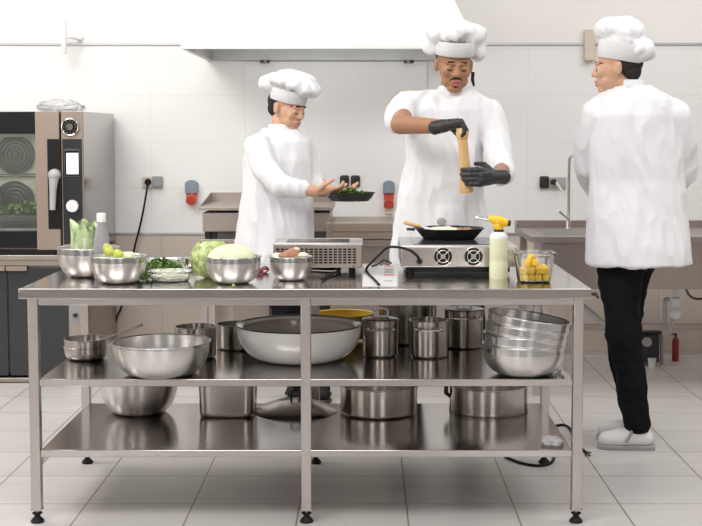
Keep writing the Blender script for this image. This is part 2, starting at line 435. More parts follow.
# ---- on the table top
BG = 'small steel mixing bowls on the table top'
tA, cA, RA, hA = bowl('mixing_bowl', 'steel bowl holding upright pale green leaves, left end of table top', 57, 119, 247, 277.5, tz, .42, group=BG)
tB, cB, RB, hB = bowl('mixing_bowl', 'steel bowl of yellow green vegetable pieces in front of the grey bottle', 90, 147, 255.5, 284, tz, .42, group=BG)
tC, cC, RC, hC = bowl('mixing_bowl', 'steel bowl with a pale domed half cabbage in it', 205, 261.5, 256, 284, tz, .42, group=BG)
tD, cD, RD, hD = bowl('mixing_bowl', 'smallest front steel bowl, filled with brown and white mushrooms', 269, 313, 256, 281, tz, .45, group=BG)
bowl('small_bowl', 'tiny warm toned bowl on table behind the shallow glass dish', 182, 198, 257.5, 268, tz, .5, mats=[POT, POT], group=None)

def bent_leaf(m, base, up, out, w, h, curl, midmat=1, n=14, k=9, ruff=.006, seed=0):
    up = V(up).normalized(); out = V(out).normalized(); side = up.cross(out).normalized()
    rows = []
    for i in range(n):
        t = i / (n - 1)
        ww = w * (.55 + .45 * t) * math.sqrt(1 - .93 * t ** 11)
        c = V(base) + up * h * t + out * curl * (t * t)
        row = []
        for j in range(k):
            s = j / (k - 1) * 2 - 1
            wob = ruff * math.sin(s * 7 + t * 11 + seed) * abs(s)
            row.append(c + side * ww * s - out * (ww * .55 * s * s) + out * wob + up * (-.012 * s * s * t * t))
        rows.append(row)
    back = [[p - out * .003 for p in r] for r in rows]
    for R_, fl in ((rows, 0), (back, 1)):
        vs = [[m.bm.verts.new(p) for p in r] for r in R_]
        for i in range(n - 1):
            for j in range(k - 1):
                m.mi = midmat if (j in (k // 2, k // 2 - 1) and i < n * .62) else 0
                m.face([vs[i][j], vs[i][j + 1], vs[i + 1][j + 1], vs[i + 1][j]])
    m.mi = 0
nap = thing('leafy_cabbage', 'pale green leafy cabbage standing upright in the left steel bowl', 'cabbage', cA + V((-.02, 0, .03)))
ctr = P(83, 250, cA.y)
for k, (dx, dy, w, h, cu) in enumerate(((-.040, -.01, .034, .192, -.008), (-.014, -.035, .028, .178, -.004), (.014, -.04, .028, .186, -.002), (.034, -.014, .036, .184, .004), (.0, .02, .045, .195, .0), (-.03, .03, .04, .185, -.004), (.032, .03, .044, .190, .004), (.050, .005, .03, .17, .006))):
    m = MB(); b = V((ctr.x + dx, cA.y + dy, cA.z + .03)); out = V((dx, dy - .004, 0)).normalized()
    bent_leaf(m, b, (dx * 1.6, dy * 1.2, 1), out, w * 1.1, h * (1.03, .86, .97, .92, 1., .93, .98, .9)[k], cu, 1, ruff=.010, seed=k * 1.7)
    build(m, 'leaf', [LEAFP, LEAFW], nap, angle=80)
m = MB(); m.lathe([(0, .0), (.03, .0), (.045, .03), (.04, .07), (.02, .10), (0, .105)], V((ctr.x, cA.y, cA.z + .02))); build(m, 'core', LEAFW, nap)

# squeeze bottle
bb = G(101, 279.5, tz); bb.y += .02
bt = thing('squeeze_bottle', 'grey frosted plastic bottle with white cap between two steel bowls', 'bottle', bb)
s1 = SC(bb.y, .95); zc = P(101, 222, bb.y).z - tz; ztp = P(101, 213, bb.y).z - tz
rB = 8 / s1
m = MB(); m.lathe([(0, 0), (rB * .9, 0), (rB, .006), (rB, zc * .55), (rB * .93, zc * .72), (rB * .7, zc * .88), (rB * .5, zc * .97), (rB * .5, zc), (0, zc)], bb); build(m, 'bottle_body', BOTTLE, bt)
m = MB(); m.lathe([(0, zc), (rB * .56, zc), (rB * .56, ztp - .003), (rB * .5, ztp), (0, ztp)], bb); build(m, 'cap', WHITEP, bt)

def lump(name, label, cat, c, r, m_, group, seed, amp=.5, sc=42):
    m = MB(); m.ball((0, 0, 0), r, 20)
    for v in m.bm.verts:
        n_ = noise.noise(v.co * sc + V((seed, seed * 2, 0))); v.co *= 1 + amp * n_
    m.xf(Matrix.Translation(V(c)))
    return tag(build(m, name, m_, loc=V(c), angle=80), label, cat, group)
gB = 'yellow green vegetable pieces in the second bowl'
lb = [(P(108, 250, cB.y - .02), (.022, .02, .024), 'tallest yellow green vegetable piece, left in the second bowl from the left'),
      (P(118, 254, cB.y - .01), (.022, .02, .016), 'low yellow green piece in middle of the second bowl'),
      (P(129, 255, cB.y), (.026, .02, .014), 'pale green flat piece at the right side of the second bowl')]
for k, (c, r, l) in enumerate(lb): lump('vegetable_piece', l, 'vegetable', c, r, [LIME, LIME, CABC][k], gB, k * 3.1)
m = MB(); m.lathe([(0, hB * .55), (RB * .86, hB * .6), (RB * .9, hB * .72), (RB * .6, hB * .84), (0, hB * .86)], cB)
tag(build(m, 'chopped_vegetables', CABC, loc=cB), 'layer of chopped pale vegetables filling the second bowl', 'vegetables', kind='stuff')
# half cabbage dome
m = MB(); q = P(231, 256, cC.y); zz = hC
topz = P(231, 244.5, cC.y).z - cC.z
m.ball(V((q.x, cC.y, cC.z + hC - .012)), (.106 / 1.15, .09, topz - hC + .012), 32)
for v in m.bm.verts: v.co += (v.co - V((q.x, cC.y, cC.z))).normalized() * .004 * noise.noise(v.co * 18)
tag(build(m, 'half_cabbage', CABC, loc=V((q.x, cC.y, cC.z + hC)), angle=80), 'pale green half cabbage, cut side down, heaped in a steel bowl', 'cabbage')
# whole cabbage behind it
cc = P(210, 262, 5.02)
cab = thing('cabbage_head', 'whole light green cabbage with ruffled leaves behind the half cabbage bowl', 'cabbage', V((cc.x, 5.02, tz)))
rc = (281 - 243) / 2 / SC(5.02, .9)
cz = V((P(211, 262, 5.02).x, 5.02, tz + rc * .97))
m = MB(); m.ball(cz, (rc * 1.02, rc, rc * .97), 40)
for v in m.bm.verts:
    d = (v.co - cz).normalized(); v.co += d * (.008 * noise.noise(v.co * 22) + .005 * abs(noise.noise(v.co * 60)))
    v.co.z = max(v.co.z, tz + .001)
build(m, 'core', CABB, cab, angle=80)
for k in range(7):
    a = -PI / 2 + (k - 3) * .75 - .4
    m = MB(); d = V((math.cos(a), math.sin(a), 0))
    rows = []
    for i in range(12):
        t = i / 11; ph = -.9 + t * (1.9 if k % 2 else 1.65)
        row = []
        for j in range(13):
            s = j / 12 * 2 - 1; aa = a + s * .62 * math.cos(ph * .8)
            rr_ = rc * (1.0 + .03 * (k % 3) + .10 * max(0, t - .72)) + .005 * math.sin(s * 22 + k) * t * t + .008 * noise.noise(V((s * 5, t * 5, k))) + .004 * noise.noise(V((s * 14, t * 14, k)))
            p = cz + V((math.cos(aa) * math.cos(ph), math.sin(aa) * math.cos(ph), math.sin(ph))) * rr_
            p.z = max(p.z, tz + .001); row.append(p)
        rows.append(row)
    vs = [[m.bm.verts.new(p) for p in r] for r in rows]
    for i in range(11):
        for j in range(12): m.face([vs[i][j], vs[i][j + 1], vs[i + 1][j + 1], vs[i + 1][j]])
    o = build(m, 'outer_leaf', CABB if k % 3 else CABC, cab, angle=80)
    sm = o.modifiers.new('thick', 'SOLIDIFY'); sm.thickness = .002
# mushrooms
gM = 'mushrooms in the small steel bowl'
ms = [(284, 256, -.02, .022, MUSHB, 'brown mushroom at front left of the mushroom bowl'), (292, 253.5, -.01, .026, MUSHB, 'large brown mushroom in centre of the mushroom bowl'),
      (296, 250.5, .01, .017, MUSHW, 'white mushroom topmost in the mushroom bowl'), (303, 256, -.015, .022, MUSHW, 'white mushroom at right edge of the bowl'),
      (277, 256.5, .01, .02, MUSHW, 'white mushroom at left edge of the bowl'), (287, 254.5, .03, .02, MUSHB, 'brown mushroom at back of the mushroom bowl')]
for k, (x, y, dy, r, mm, l) in enumerate(ms):
    c = P(x, y, cD.y + dy)
    t = thing('mushroom', l, 'mushroom', c - V((0, 0, r * .7)), gM)
    m = MB(); m.lathe([(0, r * .7), (r * .5, r * .62), (r * .9, r * .3), (r, 0), (r * .92, -r * .15), (r * .4, -r * .1), (0, -r * .1)], c, 24, M=Matrix.Rotation(.5 * math.sin(k * 2), 3, 'X')); build(m, 'mushroom_cap', mm, t)
    m = MB(); m.lathe([(0, -r * .9), (r * .3, -r * .9), (r * .35, -r * .1), (0, 0)], c, 16); build(m, 'stem', MUSHW, t)
m = MB(); m.lathe([(0, hD * .5), (RD * .84, hD * .56), (RD * .88, hD * .7), (0, hD * .78)], cD); tag(build(m, 'sliced_mushrooms', MUSHW, loc=cD), 'bed of pale sliced mushrooms filling the small bowl', 'mushrooms', kind='stuff')
# shallots on table, pea
for k, (x, y, l) in enumerate(((259.5, 271.5, 'dark red shallot beside the half cabbage bowl'), (265, 269.5, 'paler red shallot beside the mushroom bowl'))):
    p = G(x, y, tz + .012); r = .013
    t = thing('shallot', l, 'shallot', V((p.x, p.y, tz)), 'shallots on the table')
    m = MB(); m.ball((p.x, p.y, tz + r), (r * 1.35, r, r), 18); build(m, 'bulb', ONION, t)
    m = MB(); m.chain([(p.x + .015, p.y, tz + r), (p.x + .028, p.y, tz + r * 1.2)], [.005, .002], 8); build(m, 'tip', MUSHW, t)
p = G(233.5, 286, tz + .004); m = MB(); m.ball((p.x, p.y, tz + .006), .006, 14)
tag(build(m, 'pea', PEA, loc=V((p.x, p.y, tz))), 'single tiny green pea on table edge below a steel bowl', 'pea')
# parsley bunch
def herb(m, c, n, spread, hgt, lr, stems=True):
    for k in range(n):
        a = random.random() * 2 * PI; q = random.random() ** .6
        p = V(c) + V((math.cos(a) * q * spread[0], math.sin(a) * q * spread[1], random.random() * hgt * (1.1 - q * .8)))
        for j in range(3):
            d = V((random.uniform(-1, 1), random.uniform(-1, 1), random.uniform(-.2, 1))).normalized() * lr
            u, w = basis(d)
            e = p + d; s_ = u * lr * .42
            vs = [m.bm.verts.new(x) for x in (p, p + d * .5 + s_, e, p + d * .5 - s_)]
            m.face(vs)
pc = G(157, 272, tz)
par = thing('parsley_bunch', 'loose bunch of dark green parsley lying on table behind glass dish', 'herbs', V((pc.x, pc.y + .06, tz)))
m = MB(); herb(m, V((XR(157, 268, pc.y), pc.y + .07, tz + .004)), 420, (.095, .08), .045, .014); herb(m, V((XR(141, 275, 4.9), 4.93, tz + .004)), 160, (.05, .07), .02, .013)
build(m, 'leaves', LEAFD, par, smooth=False)
m = MB()
for k in range(12):
    y = pc.y + .02 + random.random() * .09; x = pc.x - .08 + random.random() * .03
    m.tube([(x, y, tz + .004), (x + .06, y + random.uniform(-.02, .02), tz + .018), (x + .13, y + random.uniform(-.03, .03), tz + .012)], .0013, 6)
build(m, 'stems', PEA, par)
# shallow glass dish
def sq_ring(c, a, b, z, n=40, e=4.0):
    R_ = []
    for k in range(n):
        t = 2 * PI * k / n; x = abs(math.cos(t)) ** (2 / e) * (1 if math.cos(t) >= 0 else -1); y = abs(math.sin(t)) ** (2 / e) * (1 if math.sin(t) >= 0 else -1)
        R_.append(V((c[0] + a * x, c[1] + b * y, c[2] + z)))
    return R_
def glass_box(c, a0, a1, h, e=4, t=.003, b=1.0):
    m = MB(); out = [sq_ring(c, a0 * .94, a0 * b * .94, 0, e=e), sq_ring(c, a0, a0 * b, .005, e=e), sq_ring(c, a1, a1 * b, h - .008, e=e), sq_ring(c, a1 + .006, a1 * b + .006, h - .006, e=e), sq_ring(c, a1 + .006, a1 * b + .006, h, e=e)]
    inn = [sq_ring(c, a1 - t, a1 * b - t, h, e=e), sq_ring(c, a0 - t, a0 * b - t, t + .004, e=e), sq_ring(c, (a0 - t) * .9, (a0 * b - t) * .9, t, e=e)]
    m.rings(out + inn); return m
c, R, h = place(148, 194, 270.5, 283, tz, .8)
dsh = tag(build(glass_box(c, R * .78, R - .006, h, e=2.4), 'glass_dish', GLASS, loc=c, angle=50), 'shallow round glass dish of shredded cabbage at table front', 'dish')
m = MB(); 
for k in range(260):
    a = random.random() * 2 * PI; q = random.random() ** .5 * R * .72; x, y = c.x + math.cos(a) * q, c.y + math.sin(a) * q
    z = tz + .006 + random.random() * (h * .8); b = random.random() * PI
    d = V((math.cos(b), math.sin(b), random.uniform(-.3, .3))) * .014
    m.tube([V((x, y, z)) - d, V((x, y, z + .003)), V((x, y, z)) + d], .0016, 5)
for v in m.bm.verts:
    v.co.z = max(v.co.z, tz + .0045); d = V((v.co.x - c.x, v.co.y - c.y)); 
    lim = R * .72
    if d.length > lim: v.co.x, v.co.y = c.x + d.x / d.length * lim, c.y + d.y / d.length * lim
tag(build(m, 'shredded_cabbage', SHRED, loc=c), 'finely shredded white cabbage in the shallow glass dish', 'cabbage', kind='stuff')
cg = G(162, 268, tz); cg.y += .12; cg = V((XR(163, 262, cg.y), cg.y, tz))
tag(build(glass_box(cg, .058, .07, P(163, 258.5, cg.y).z - tz, e=5), 'glass_container', GLASS, loc=cg, angle=50), 'clear empty glass container standing behind the parsley', 'container')

# mango container
c, R, h = place(513, 555, 252, 283.5, tz, .85)
tag(build(glass_box(c, R * .76, R - .006, h, e=4.5, t=.0035), 'glass_container', GLASS, loc=c, angle=50), 'square clear glass container of yellow mango cubes, right end of table', 'container')
gMg = 'mango cubes in the glass container'
cub = []
cs = .0245
base = None
pos = []
for lay, (n, zz) in enumerate(((4, .006 + cs / 2), (4, .006 + cs * 1.52), (2, .006 + cs * 2.5))):
    for i in range(n):
        for j in range(n):
            pos.append((c.x + (i - (n - 1) / 2) * cs * 1.12 + random.uniform(-.002, .002) - (.012 if lay == 2 else 0), c.y + (j - (n - 1) / 2) * cs * 1.12, tz + zz + random.uniform(0, .002), lay))
pos.append((XR(531, 258, c.y), c.y - .008, tz + .006 + cs * 3.4, 3))
for k, (x, y, z, lay) in enumerate(pos):
    if base is None:
        m = MB(); q = cs / 2; m.box(-q, q, -q, q, -q, q)
        for v in m.bm.verts: v.co += V((random.uniform(-1, 1), random.uniform(-1, 1), random.uniform(-1, 1))) * .002
        o = build(m, 'mango_cube', MANGO, loc=V((0, 0, 0)), bevel=.004); base = o
    else: o = base.copy(); COL.objects.link(o)
    o.location = (x, y, z); o.rotation_euler = (random.uniform(-.15, .15), random.uniform(-.15, .15), random.uniform(-.5, .5)) if lay < 3 else (.3, .3, .6)
    tag(o, 'topmost single mango cube on the heap in the glass container' if lay == 3 else 'yellow mango cube piled with others in square glass container', 'mango', gMg)

# blowtorch
bt_, R, h = place(489.5, 508, 240, 279.5, tz, 1)
tor = thing('kitchen_blowtorch', 'kitchen blowtorch with yellow head on a cream gas can', 'blowtorch', bt_)
zc = P(498.5, 231.5, bt_.y).z - tz
m = MB(); m.lathe([(0, 0), (R * .95, .0), (R, .004), (R, zc * .36), (R * .985, zc * .37), (R * .985, zc * .39), (R, zc * .40), (R, zc * .86)], bt_); m.mi = 1
m.lathe([(R, zc * .86), (R * .92, zc * .93), (R * .7, zc * .98), (R * .5, zc), (0, zc)], bt_); m.mi = 0
bmesh.ops.remove_doubles(m.bm, verts=m.bm.verts, dist=1e-5); build(m, 'gas_can', [CANM, WHITEP], tor)
m = MB(); m.lathe([(0, zc), (R * .55, zc), (R * .55, zc + .008), (0, zc + .008)], bt_); build(m, 'collar', BLACKP, tor)
y0 = bt_.y
hc = P(499, 232, y0); 
m = MB(); m.chain([V((bt_.x, y0, tz + zc + .008)), P(498, 226, y0)], [.017, .019], 18); m.chain([P(493, 219.5, y0), P(499, 221, y0), P(505, 222.5, y0)], [.0155, .021, .0165], 18)
m.chain([P(490, 219, y0), P(494, 219.5, y0)], [.013, .016], 16); build(m, 'torch_head', TORCHY, tor)
m = MB(); m.tube([P(475, 216.2, y0), P(478, 216.7, y0)], .012, 20); m.tube([P(478, 216.7, y0), P(491, 219, y0)], [.0085, .0105], 18); build(m, 'nozzle', CHROME, tor)
m = MB(); m.tube([P(474.7, 216.1, y0), P(475.4, 216.3, y0)], .0095, 18); build(m, 'nozzle_tip', MUSHB, tor)
m = MB(); m.tube([P(505, 222.4, y0), P(510.5, 223.5, y0)], [.0135, .0115], 18); build(m, 'control_knob', BLACKP, tor)

# ---- induction cookers
def cooker(label, xl_, xr_, ytop, ybot, yfeet, ybacktop, fans):
    f0 = G((xl_ + xr_) / 2, yfeet, tz); Y0 = f0.y - .0
    X0, X1 = XR(xl_, ytop, Y0), XR(xr_, ytop, Y0)
    z1, z0 = P(CX, ytop, Y0).z, P(CX, ybot, Y0).z
    Y1 = min(G(CX, ybacktop, z1).y, 5.52)
    t = thing('induction_cooker', label, 'cooker', V(((X0 + X1) / 2, (Y0 + Y1) / 2, tz)), 'countertop induction cookers')
    m = MB(); m.box(X0, X1, Y0, Y1, z0, z1); build(m, 'housing', POT if fans else BACKST, t, bevel=.004)
    if fans:
        m = MB(); m.box(X0 + .02, X1 - .02, Y0 + .03, Y1 - .03, z0 - .022, z0); build(m, 'under_tray', OVBLK, t, bevel=.003)
    m = MB(); m.box(X0 - .002, X1 + .002, Y0 - .003, Y1, z1 - .004, z1 + .004); build(m, 'top_plate', BOWL, t, bevel=.002)
    m = MB(); m.box(X0 + .05, X1 - .05, Y0 + .05, Y1 - .06, z1 + .0035, z1 + .0062); build(m, 'glass_hob', DGLASS, t, bevel=.002)
    for x in (X0 + .04, X1 - .04):
        for y in (Y0 + .04, Y1 - .05):
            m = MB(); m.lathe([(0, 0), (.012, 0), (.014, z0 - tz), (0, z0 - tz)], (x, y, tz), 20); build(m, 'foot', RUBBER, t)
    return t, X0, X1, Y0, Y1, z0, z1
c1, X0, X1, Y0, Y1, z0, z1 = cooker('left steel induction cooker with a vent grille of small slots', 273, 362, 244.5, 268, 274.5, 239, False)
m = MB()
ny, nx = 6, 17
for i in range(nx):
    for j in range(ny):
        x = X0 + .012 + (X1 - X0 - .03) * i / nx; z = z0 + .018 + (z1 - z0 - .03) * j / ny
        w = (X1 - X0 - .03) / nx * .72; hh = (z1 - z0 - .03) / ny * .62
        m.box(x, x + w, Y0 - .0012, Y0 + .002, z, z + hh)
build(m, 'vent_grille', OVBLK, c1, smooth=False)
m = MB(); 
for x in (X0 + .16, X0 + .32): m.cyl((x, Y0 - .003, z0 + .008), (x, Y0 + .001, z0 + .008), .004, n=12)
build(m, 'screw', CHROME, c1)
c2, X0, X1, Y0, Y1, z0, z1 = cooker('right steel induction cooker with two round fan grilles under the black pan', 401, 516, 247, 267.5, 276, 236, True)
for px in (443, 473.5):
    p = P(px, 256.5, Y0); r = 9.3 / SC(Y0, .93)
    m = MB(); m.cyl(p + V((0, -.002, 0)), p + V((0, .001, 0)), r, n=40); fan = build(m, 'fan', OVBLK, c2)
    m = MB()
    for q in (1., .66):
        pts = [p + V((math.cos(a * PI / 16) * r * q, -.004, math.sin(a * PI / 16) * r * q)) for a in range(33)]
        m.tube(pts, .0017, 6, cap=False)
    for k in range(4):
        a = PI / 4 + k * PI / 2; m.tube([p + V((0, -.004, 0)), p + V((math.cos(a) * r * 1.12, -.004, math.sin(a) * r * 1.12))], .0015, 6)
    m.cyl(p + V((0, -.007, 0)), p + V((0, -.002, 0)), r * .26, n=20)
    sub(m, 'fan_guard', STEEL, fan, c2)
m = MB(); p = P(419.5, 261.5, Y0); m.cyl(p, p + V((0, -.02, 0)), .013, .009, 20); build(m, 'cable_gland', BLACKP, c2)
m = MB()
pts = [P(419.5, 261.5, Y0 - .02), P(418, 257, Y0 - .035), P(411, 251, Y0 - .04), P(400, 247.5, Y0 - .03), P(388, 247.5, Y0 - .02), P(380, 254, Y0 - .01), P(372, 262, Y0 - .02)]
g = G(366.5, 269, tz + .006); pts += [V((g.x, g.y, tz + .008)), V((G(368, 275, tz).x, G(368, 275, tz).y, tz + .007)), V((G(374, 281, tz).x, G(374, 281, tz).y, tz + .007)), V((G(379, 286.5, tz).x, G(379, 286.5, tz).y, tz + .007))]
def smooth_path(pts, n=6):
    out = []
    for i in range(len(pts) - 1):
        p0, p1, p2, p3 = pts[max(i - 1, 0)], pts[i], pts[i + 1], pts[min(i + 2, len(pts) - 1)]
        for k in range(n):
            t = k / n
            out.append(.5 * ((2 * p1) + (p2 - p0) * t + (2 * p0 - 5 * p1 + 4 * p2 - p3) * t * t + (3 * p1 - p0 - 3 * p2 + p3) * t ** 3))
    out.append(pts[-1]); return out
m.tube(smooth_path(pts), .0048, 10); build(m, 'power_cable', RUBBER, c2)
m = MB(); pts = [V((G(x, y, tz).x, G(x, y, tz).y, tz + .008)) for x, y in ((372, 268), (378, 266), (384, 262), (391, 265))]
m.tube(smooth_path(pts), .004, 8); build(m, 'cable_end', RUBBER, c2)
# cable of left cooker
m = MB(); pts = [V((G(x, y, tz).x, G(x, y, tz).y, tz + .007)) for x, y in ((308, 270), (318, 270.5), (330, 271), (340, 270.5), (336, 274), (328, 277), (322, 281))]
m.tube(smooth_path(pts), .005, 8)
m2p = [V((G(x, y, tz).x, G(x, y, tz).y, tz + .016)) for x, y in ((326, 272), (334, 272), (344, 270.5), (351, 270))]
m.tube(smooth_path(m2p), .005, 8)
tag(build(m, 'power_cable', RUBBER, loc=pts[0]), 'black power cable curled on the table between mushroom bowl and cooker', 'cable')
# paper label sheet
g = [G(x, y, tz) for x, y in ((362, 287), (397, 287), (396, 266), (364, 266))]
m = MB(); ring = [V((p.x, p.y, tz + .0008)) for p in g]; m.rings([ring, [p + V((0, 0, .0008)) for p in ring]])
pl = thing('paper_sheet', 'white printed sheet with a red marking lying left of the right cooker', 'paper', V((ring[0].x, ring[0].y, tz)))
build(m, 'sheet', PAPER, pl, smooth=False)
def quad_on(a, zz): 
    m = MB(); rr_ = [V((G(x, y, tz).x, G(x, y, tz).y, zz)) for x, y in a]; m.rings([rr_, [p + V((0, 0, .0004)) for p in rr_]]); return m
build(quad_on(((384, 267.2), (394, 267.2), (394, 265.8 + .6), (384, 266.4)), tz + .0017), 'red_bar', REDINK, pl, smooth=False)
build(quad_on(((384, 276), (394, 276), (394, 274.9), (384, 274.9)), tz + .0017), 'red_bar', REDINK, pl, smooth=False)
build(quad_on(((384.5, 273.6), (393.5, 273.6), (393.5, 269), (384.5, 269)), tz + .0017), 'grey_print', GREYINK, pl, smooth=False)
build(quad_on(((384, 282), (393, 282), (392, 280.8), (384.5, 280.8)), tz + .0017), 'grey_print', GREYINK, pl, smooth=False)

# pan on the right cooker
pt = z1 + .0065
c, R, h = place(411, 486.5, 227.5, 240.5, pt, .72)
pan = thing('frying_pan', 'black octagonal cast iron pan on the right induction cooker', 'pan', c)
def octr(r, z): 
    return [V((c.x + r * math.cos(PI / 8 + k * PI / 4), c.y + r * math.sin(PI / 8 + k * PI / 4) * .9, c.z + z)) for k in range(8)]
m = MB(); m.rings([octr(R * .70, 0), octr(R * .74, .004), octr(R * .96, h - .003), octr(R * 1.02, h), octr(R * .94, h - .001), octr(R * .70, .006)])
build(m, 'pan_body', IRON, pan, bevel=.004, smooth=False)
m = MB(); p = P(411, 226, c.y); m.prism([(c.x - R * .9, c.y - .03), (c.x - R * 1.12, c.y - .012), (c.x - R * 1.12, c.y + .012), (c.x - R * .9, c.y + .03)], 'z', c.z + h - .012, c.z + h - .002); build(m, 'pour_lip', IRON, pan, bevel=.003)
m = MB(); herbz = c.z + .012
m.ball((c.x - .02, c.y - .01, herbz + .004), (R * .62, R * .5, h * .72), 28)
for v in m.bm.verts: v.co.z = max(v.co.z + .006 * noise.noise(v.co * 50), c.z + .007)
tag(build(m, 'rice', SHRED, loc=c, angle=80), 'heap of pale food cooking in the black pan', 'food', kind='stuff')
m = MB(); 
for k in range(26):
    a = random.random() * 2 * PI; q = random.random() ** .5 * R * .5
    m.ball((c.x + .04 + math.cos(a) * q * .8, c.y + math.sin(a) * q * .7, c.z + h * .78 + random.random() * .004), (.011, .007, .005), 8)
tag(build(m, 'fried_pieces', MUSHB, loc=c), 'small browned bits scattered over food in the pan', 'food', kind='stuff')
sp_ = thing('spatula', 'wooden handled spatula leaning in the pan, handle to the left', 'spatula', P(404, 223, c.y))
m = MB(); m.tube([P(403.5, 222.3, c.y), P(406, 222.8, c.y), P(420.5, 226.3, c.y)], [.006, .0085, .0075], 12); build(m, 'handle', WOOD, sp_)
m = MB(); m.tube([P(420.5, 226.3, c.y), P(428, 228, c.y)], .004, 8); q = P(436, 228, c.y)
m.box(q.x - .05, q.x + .05, c.y - .03, c.y + .03, q.z - .004, q.z - .001); build(m, 'blade', WHITEP, sp_)
spn = thing('serving_spoon', 'grey rounded spoon sticking up from the black pan', 'spoon', P(445, 226, c.y + .03))
m = MB(); m.ball(P(441.5, 221.7, c.y + .03), (.021, .008, .017), 18); build(m, 'spoon_head', GREYP, spn)
m = MB(); m.tube([P(444, 224, c.y + .03), P(450, 228, c.y + .02), P(466, 230.5, c.y)], .005, 8); build(m, 'handle', GREYP, spn)

# ---- middle shelf
t1, c, R, h = pot('saucepan', 'small steel saucepan with long handle at left end of middle shelf', 64, 109, 338, 362.5, zm, group=None, angs=(), cat='saucepan', rr=.03)
a = P(98, 341, c.y - R * .4); b = P(143, 324.5, c.y - .02)
m = MB(); d = (b - a)
for q, (w0, w1, th) in enumerate(((.013, .008, .004),)):
    side = V((0, 1, 0)); rr_ = []
    for t, w in ((0, .013), (.15, .009), (.6, .009), (.85, .0125), (.97, .0125), (1, .008)):
        p = a + d * t; up = V((0, 0, 1)).cross(d).normalized().cross(d).normalized() * th
        rr_.append([p - side * w - up, p + side * w - up, p + side * w + up, p - side * w + up])
    m.rings(rr_)
build(m, 'handle', POT, t1, bevel=.002)
m = MB(); zz = h * .58; m.lathe([(R - .001, zz - .002), (R + .004, zz), (R + .004, zz + .003), (R - .001, zz + .006)], c); build(m, 'flange', POT, t1)
bl, c, R, h = bowl('mixing_bowl', 'wide shiny steel bowl on middle shelf right of the saucepan', 111.5, 210.5, 341, 378.5, zm, .5, band=.08, mats=[BOWL, BAND, BAND], group='large steel bowls')
pot('stock_pot', 'plain steel pot behind the wide bowl, its right side showing', 174, 216.5, 326, 361, zm, angs=(), group='pots on the middle shelf', rr=.015)
pot('stock_pot', 'steel pot standing left of the white basin', 216, 262, 323.5, 351.5, zm, angs=(), group='pots on the middle shelf', m_=POTD)
bs, c, R, h = bowl('enamel_basin', 'large white enamel basin with thin black rim on middle shelf', 236, 362, 323.5, 364.5, zm, .48, band=.08, mats=[ENAMEL, ENAMEL, ENAMEL_IN], cat='basin', rim=.003, inside=ENAMELB)
m = MB(); Ro = R + .003; m.lathe([(R * .9, h - .012), (R * .955, h - .004), (Ro - .001, h - .0025), (Ro - .001, h - .004), (R * .94, h - .008)], c); build(m, 'flared_lip', ENAMEL, bs)
cl, c, R, h = bowl('colander', 'yellow plastic colander behind the white basin', 314, 374, 313, 342, zm, .5, band=.06, mats=[YELLOW, YELLOW, YELLOW], cat='colander')
m = MB()
for j in range(6):
    for k in range(30):
        a = PI + k * PI / 30; fr = .3 + j * .1; ang = fr * PI / 2 * 1.05
        r = R * (.5 + .5 * math.sin(ang) ** .9) + .0006; z = h * .94 * (1 - math.cos(ang))
        m.ball(c + V((r * math.cos(a), r * math.sin(a), z)), .0035, 6)
build(m, 'drain_holes', BLACKP, cl)
def lid(label, c, R, z, hm=CHROME, hh=.028, dome=.012, hw=.028, group='pot lids', m_=None, ang=0):
    c = V((c[0], c[1], z)); t = thing('pot_lid', label, 'lid', c, group)
    m = MB(); m.lathe([(0, dome), (R * .5, dome * .8), (R * .9, dome * .3), (R, .003), (R + .002, .001), (R, 0), (R * .9, dome * .3 - .003), (0, dome - .003)], c); build(m, 'lid_plate', m_ or POT, t, angle=60)
    d = V((math.cos(ang), math.sin(ang), 0)) * hw
    m = MB(); m.tube(smooth_path([c - d + V((0, 0, dome - .002)), c - d + V((0, 0, dome + hh * .7)), c - d * .5 + V((0, 0, dome + hh)), c + d * .5 + V((0, 0, dome + hh)), c + d + V((0, 0, dome + hh * .7)), c + d + V((0, 0, dome - .002))], 4), .0045, 10); build(m, 'lid_handle', hm, t)
    return t
tp, c, R, h = pot('stock_pot', 'small steel pot with covered top on middle shelf right of white basin', 362, 399, 319, 358.5, zm, angs=(-PI / 2,), hz=.78, hw=.05, group='pots on the middle shelf')
lid('steel lid with raised loop handle on pot beside white basin', c, R - .002, zm + h + .001, m_=POTD)
pot('stock_pot', 'small open steel pot with front handle in middle of shelf', 409, 448.5, 319.5, 359.5, zm, angs=(-PI / 2,), hz=.80, hw=.05, group='pots on the middle shelf')
pot('stock_pot', 'tall dark steel pot behind the two small handled pots', 378, 437, 300, 346, zm, angs=(), group='pots on the middle shelf', m_=POTD, hmax=.245)
tp, c, R, h = pot('stock_pot', 'dark steel pot with a front handle, left of the bowl stack', 444, 484, 309, 350, zm, angs=(-PI / 2,), hz=.82, hw=.06, m_=POTD, group='pots on the middle shelf', hout=.015)
lid('flat steel lid on the dark pot left of the bowl stack', c, R, zm + h + .001, dome=.006, hh=.012)
c, R, h = place(482, 566, 343, 377, zm, .42)
for k, (tl, dz, dx, l) in enumerate(((0, 0, 0, 'bottom bowl of the leaning stack of steel bowls'), (.03, .036, .001, 'second bowl from the bottom of the leaning stack'),
                                     (.10, .069, .002, 'third bowl from the bottom of the leaning stack'), (.15, .102, .004, 'topmost tilted bowl of the leaning stack'))):
    bowl('mixing_bowl', l, 0, 0, 0, 0, 0, .42, group='stack of steel bowls on the middle shelf', loc=c + V((dx, 0, dz)), dims=(R, h), tilt=(tl, .0), band=.24)
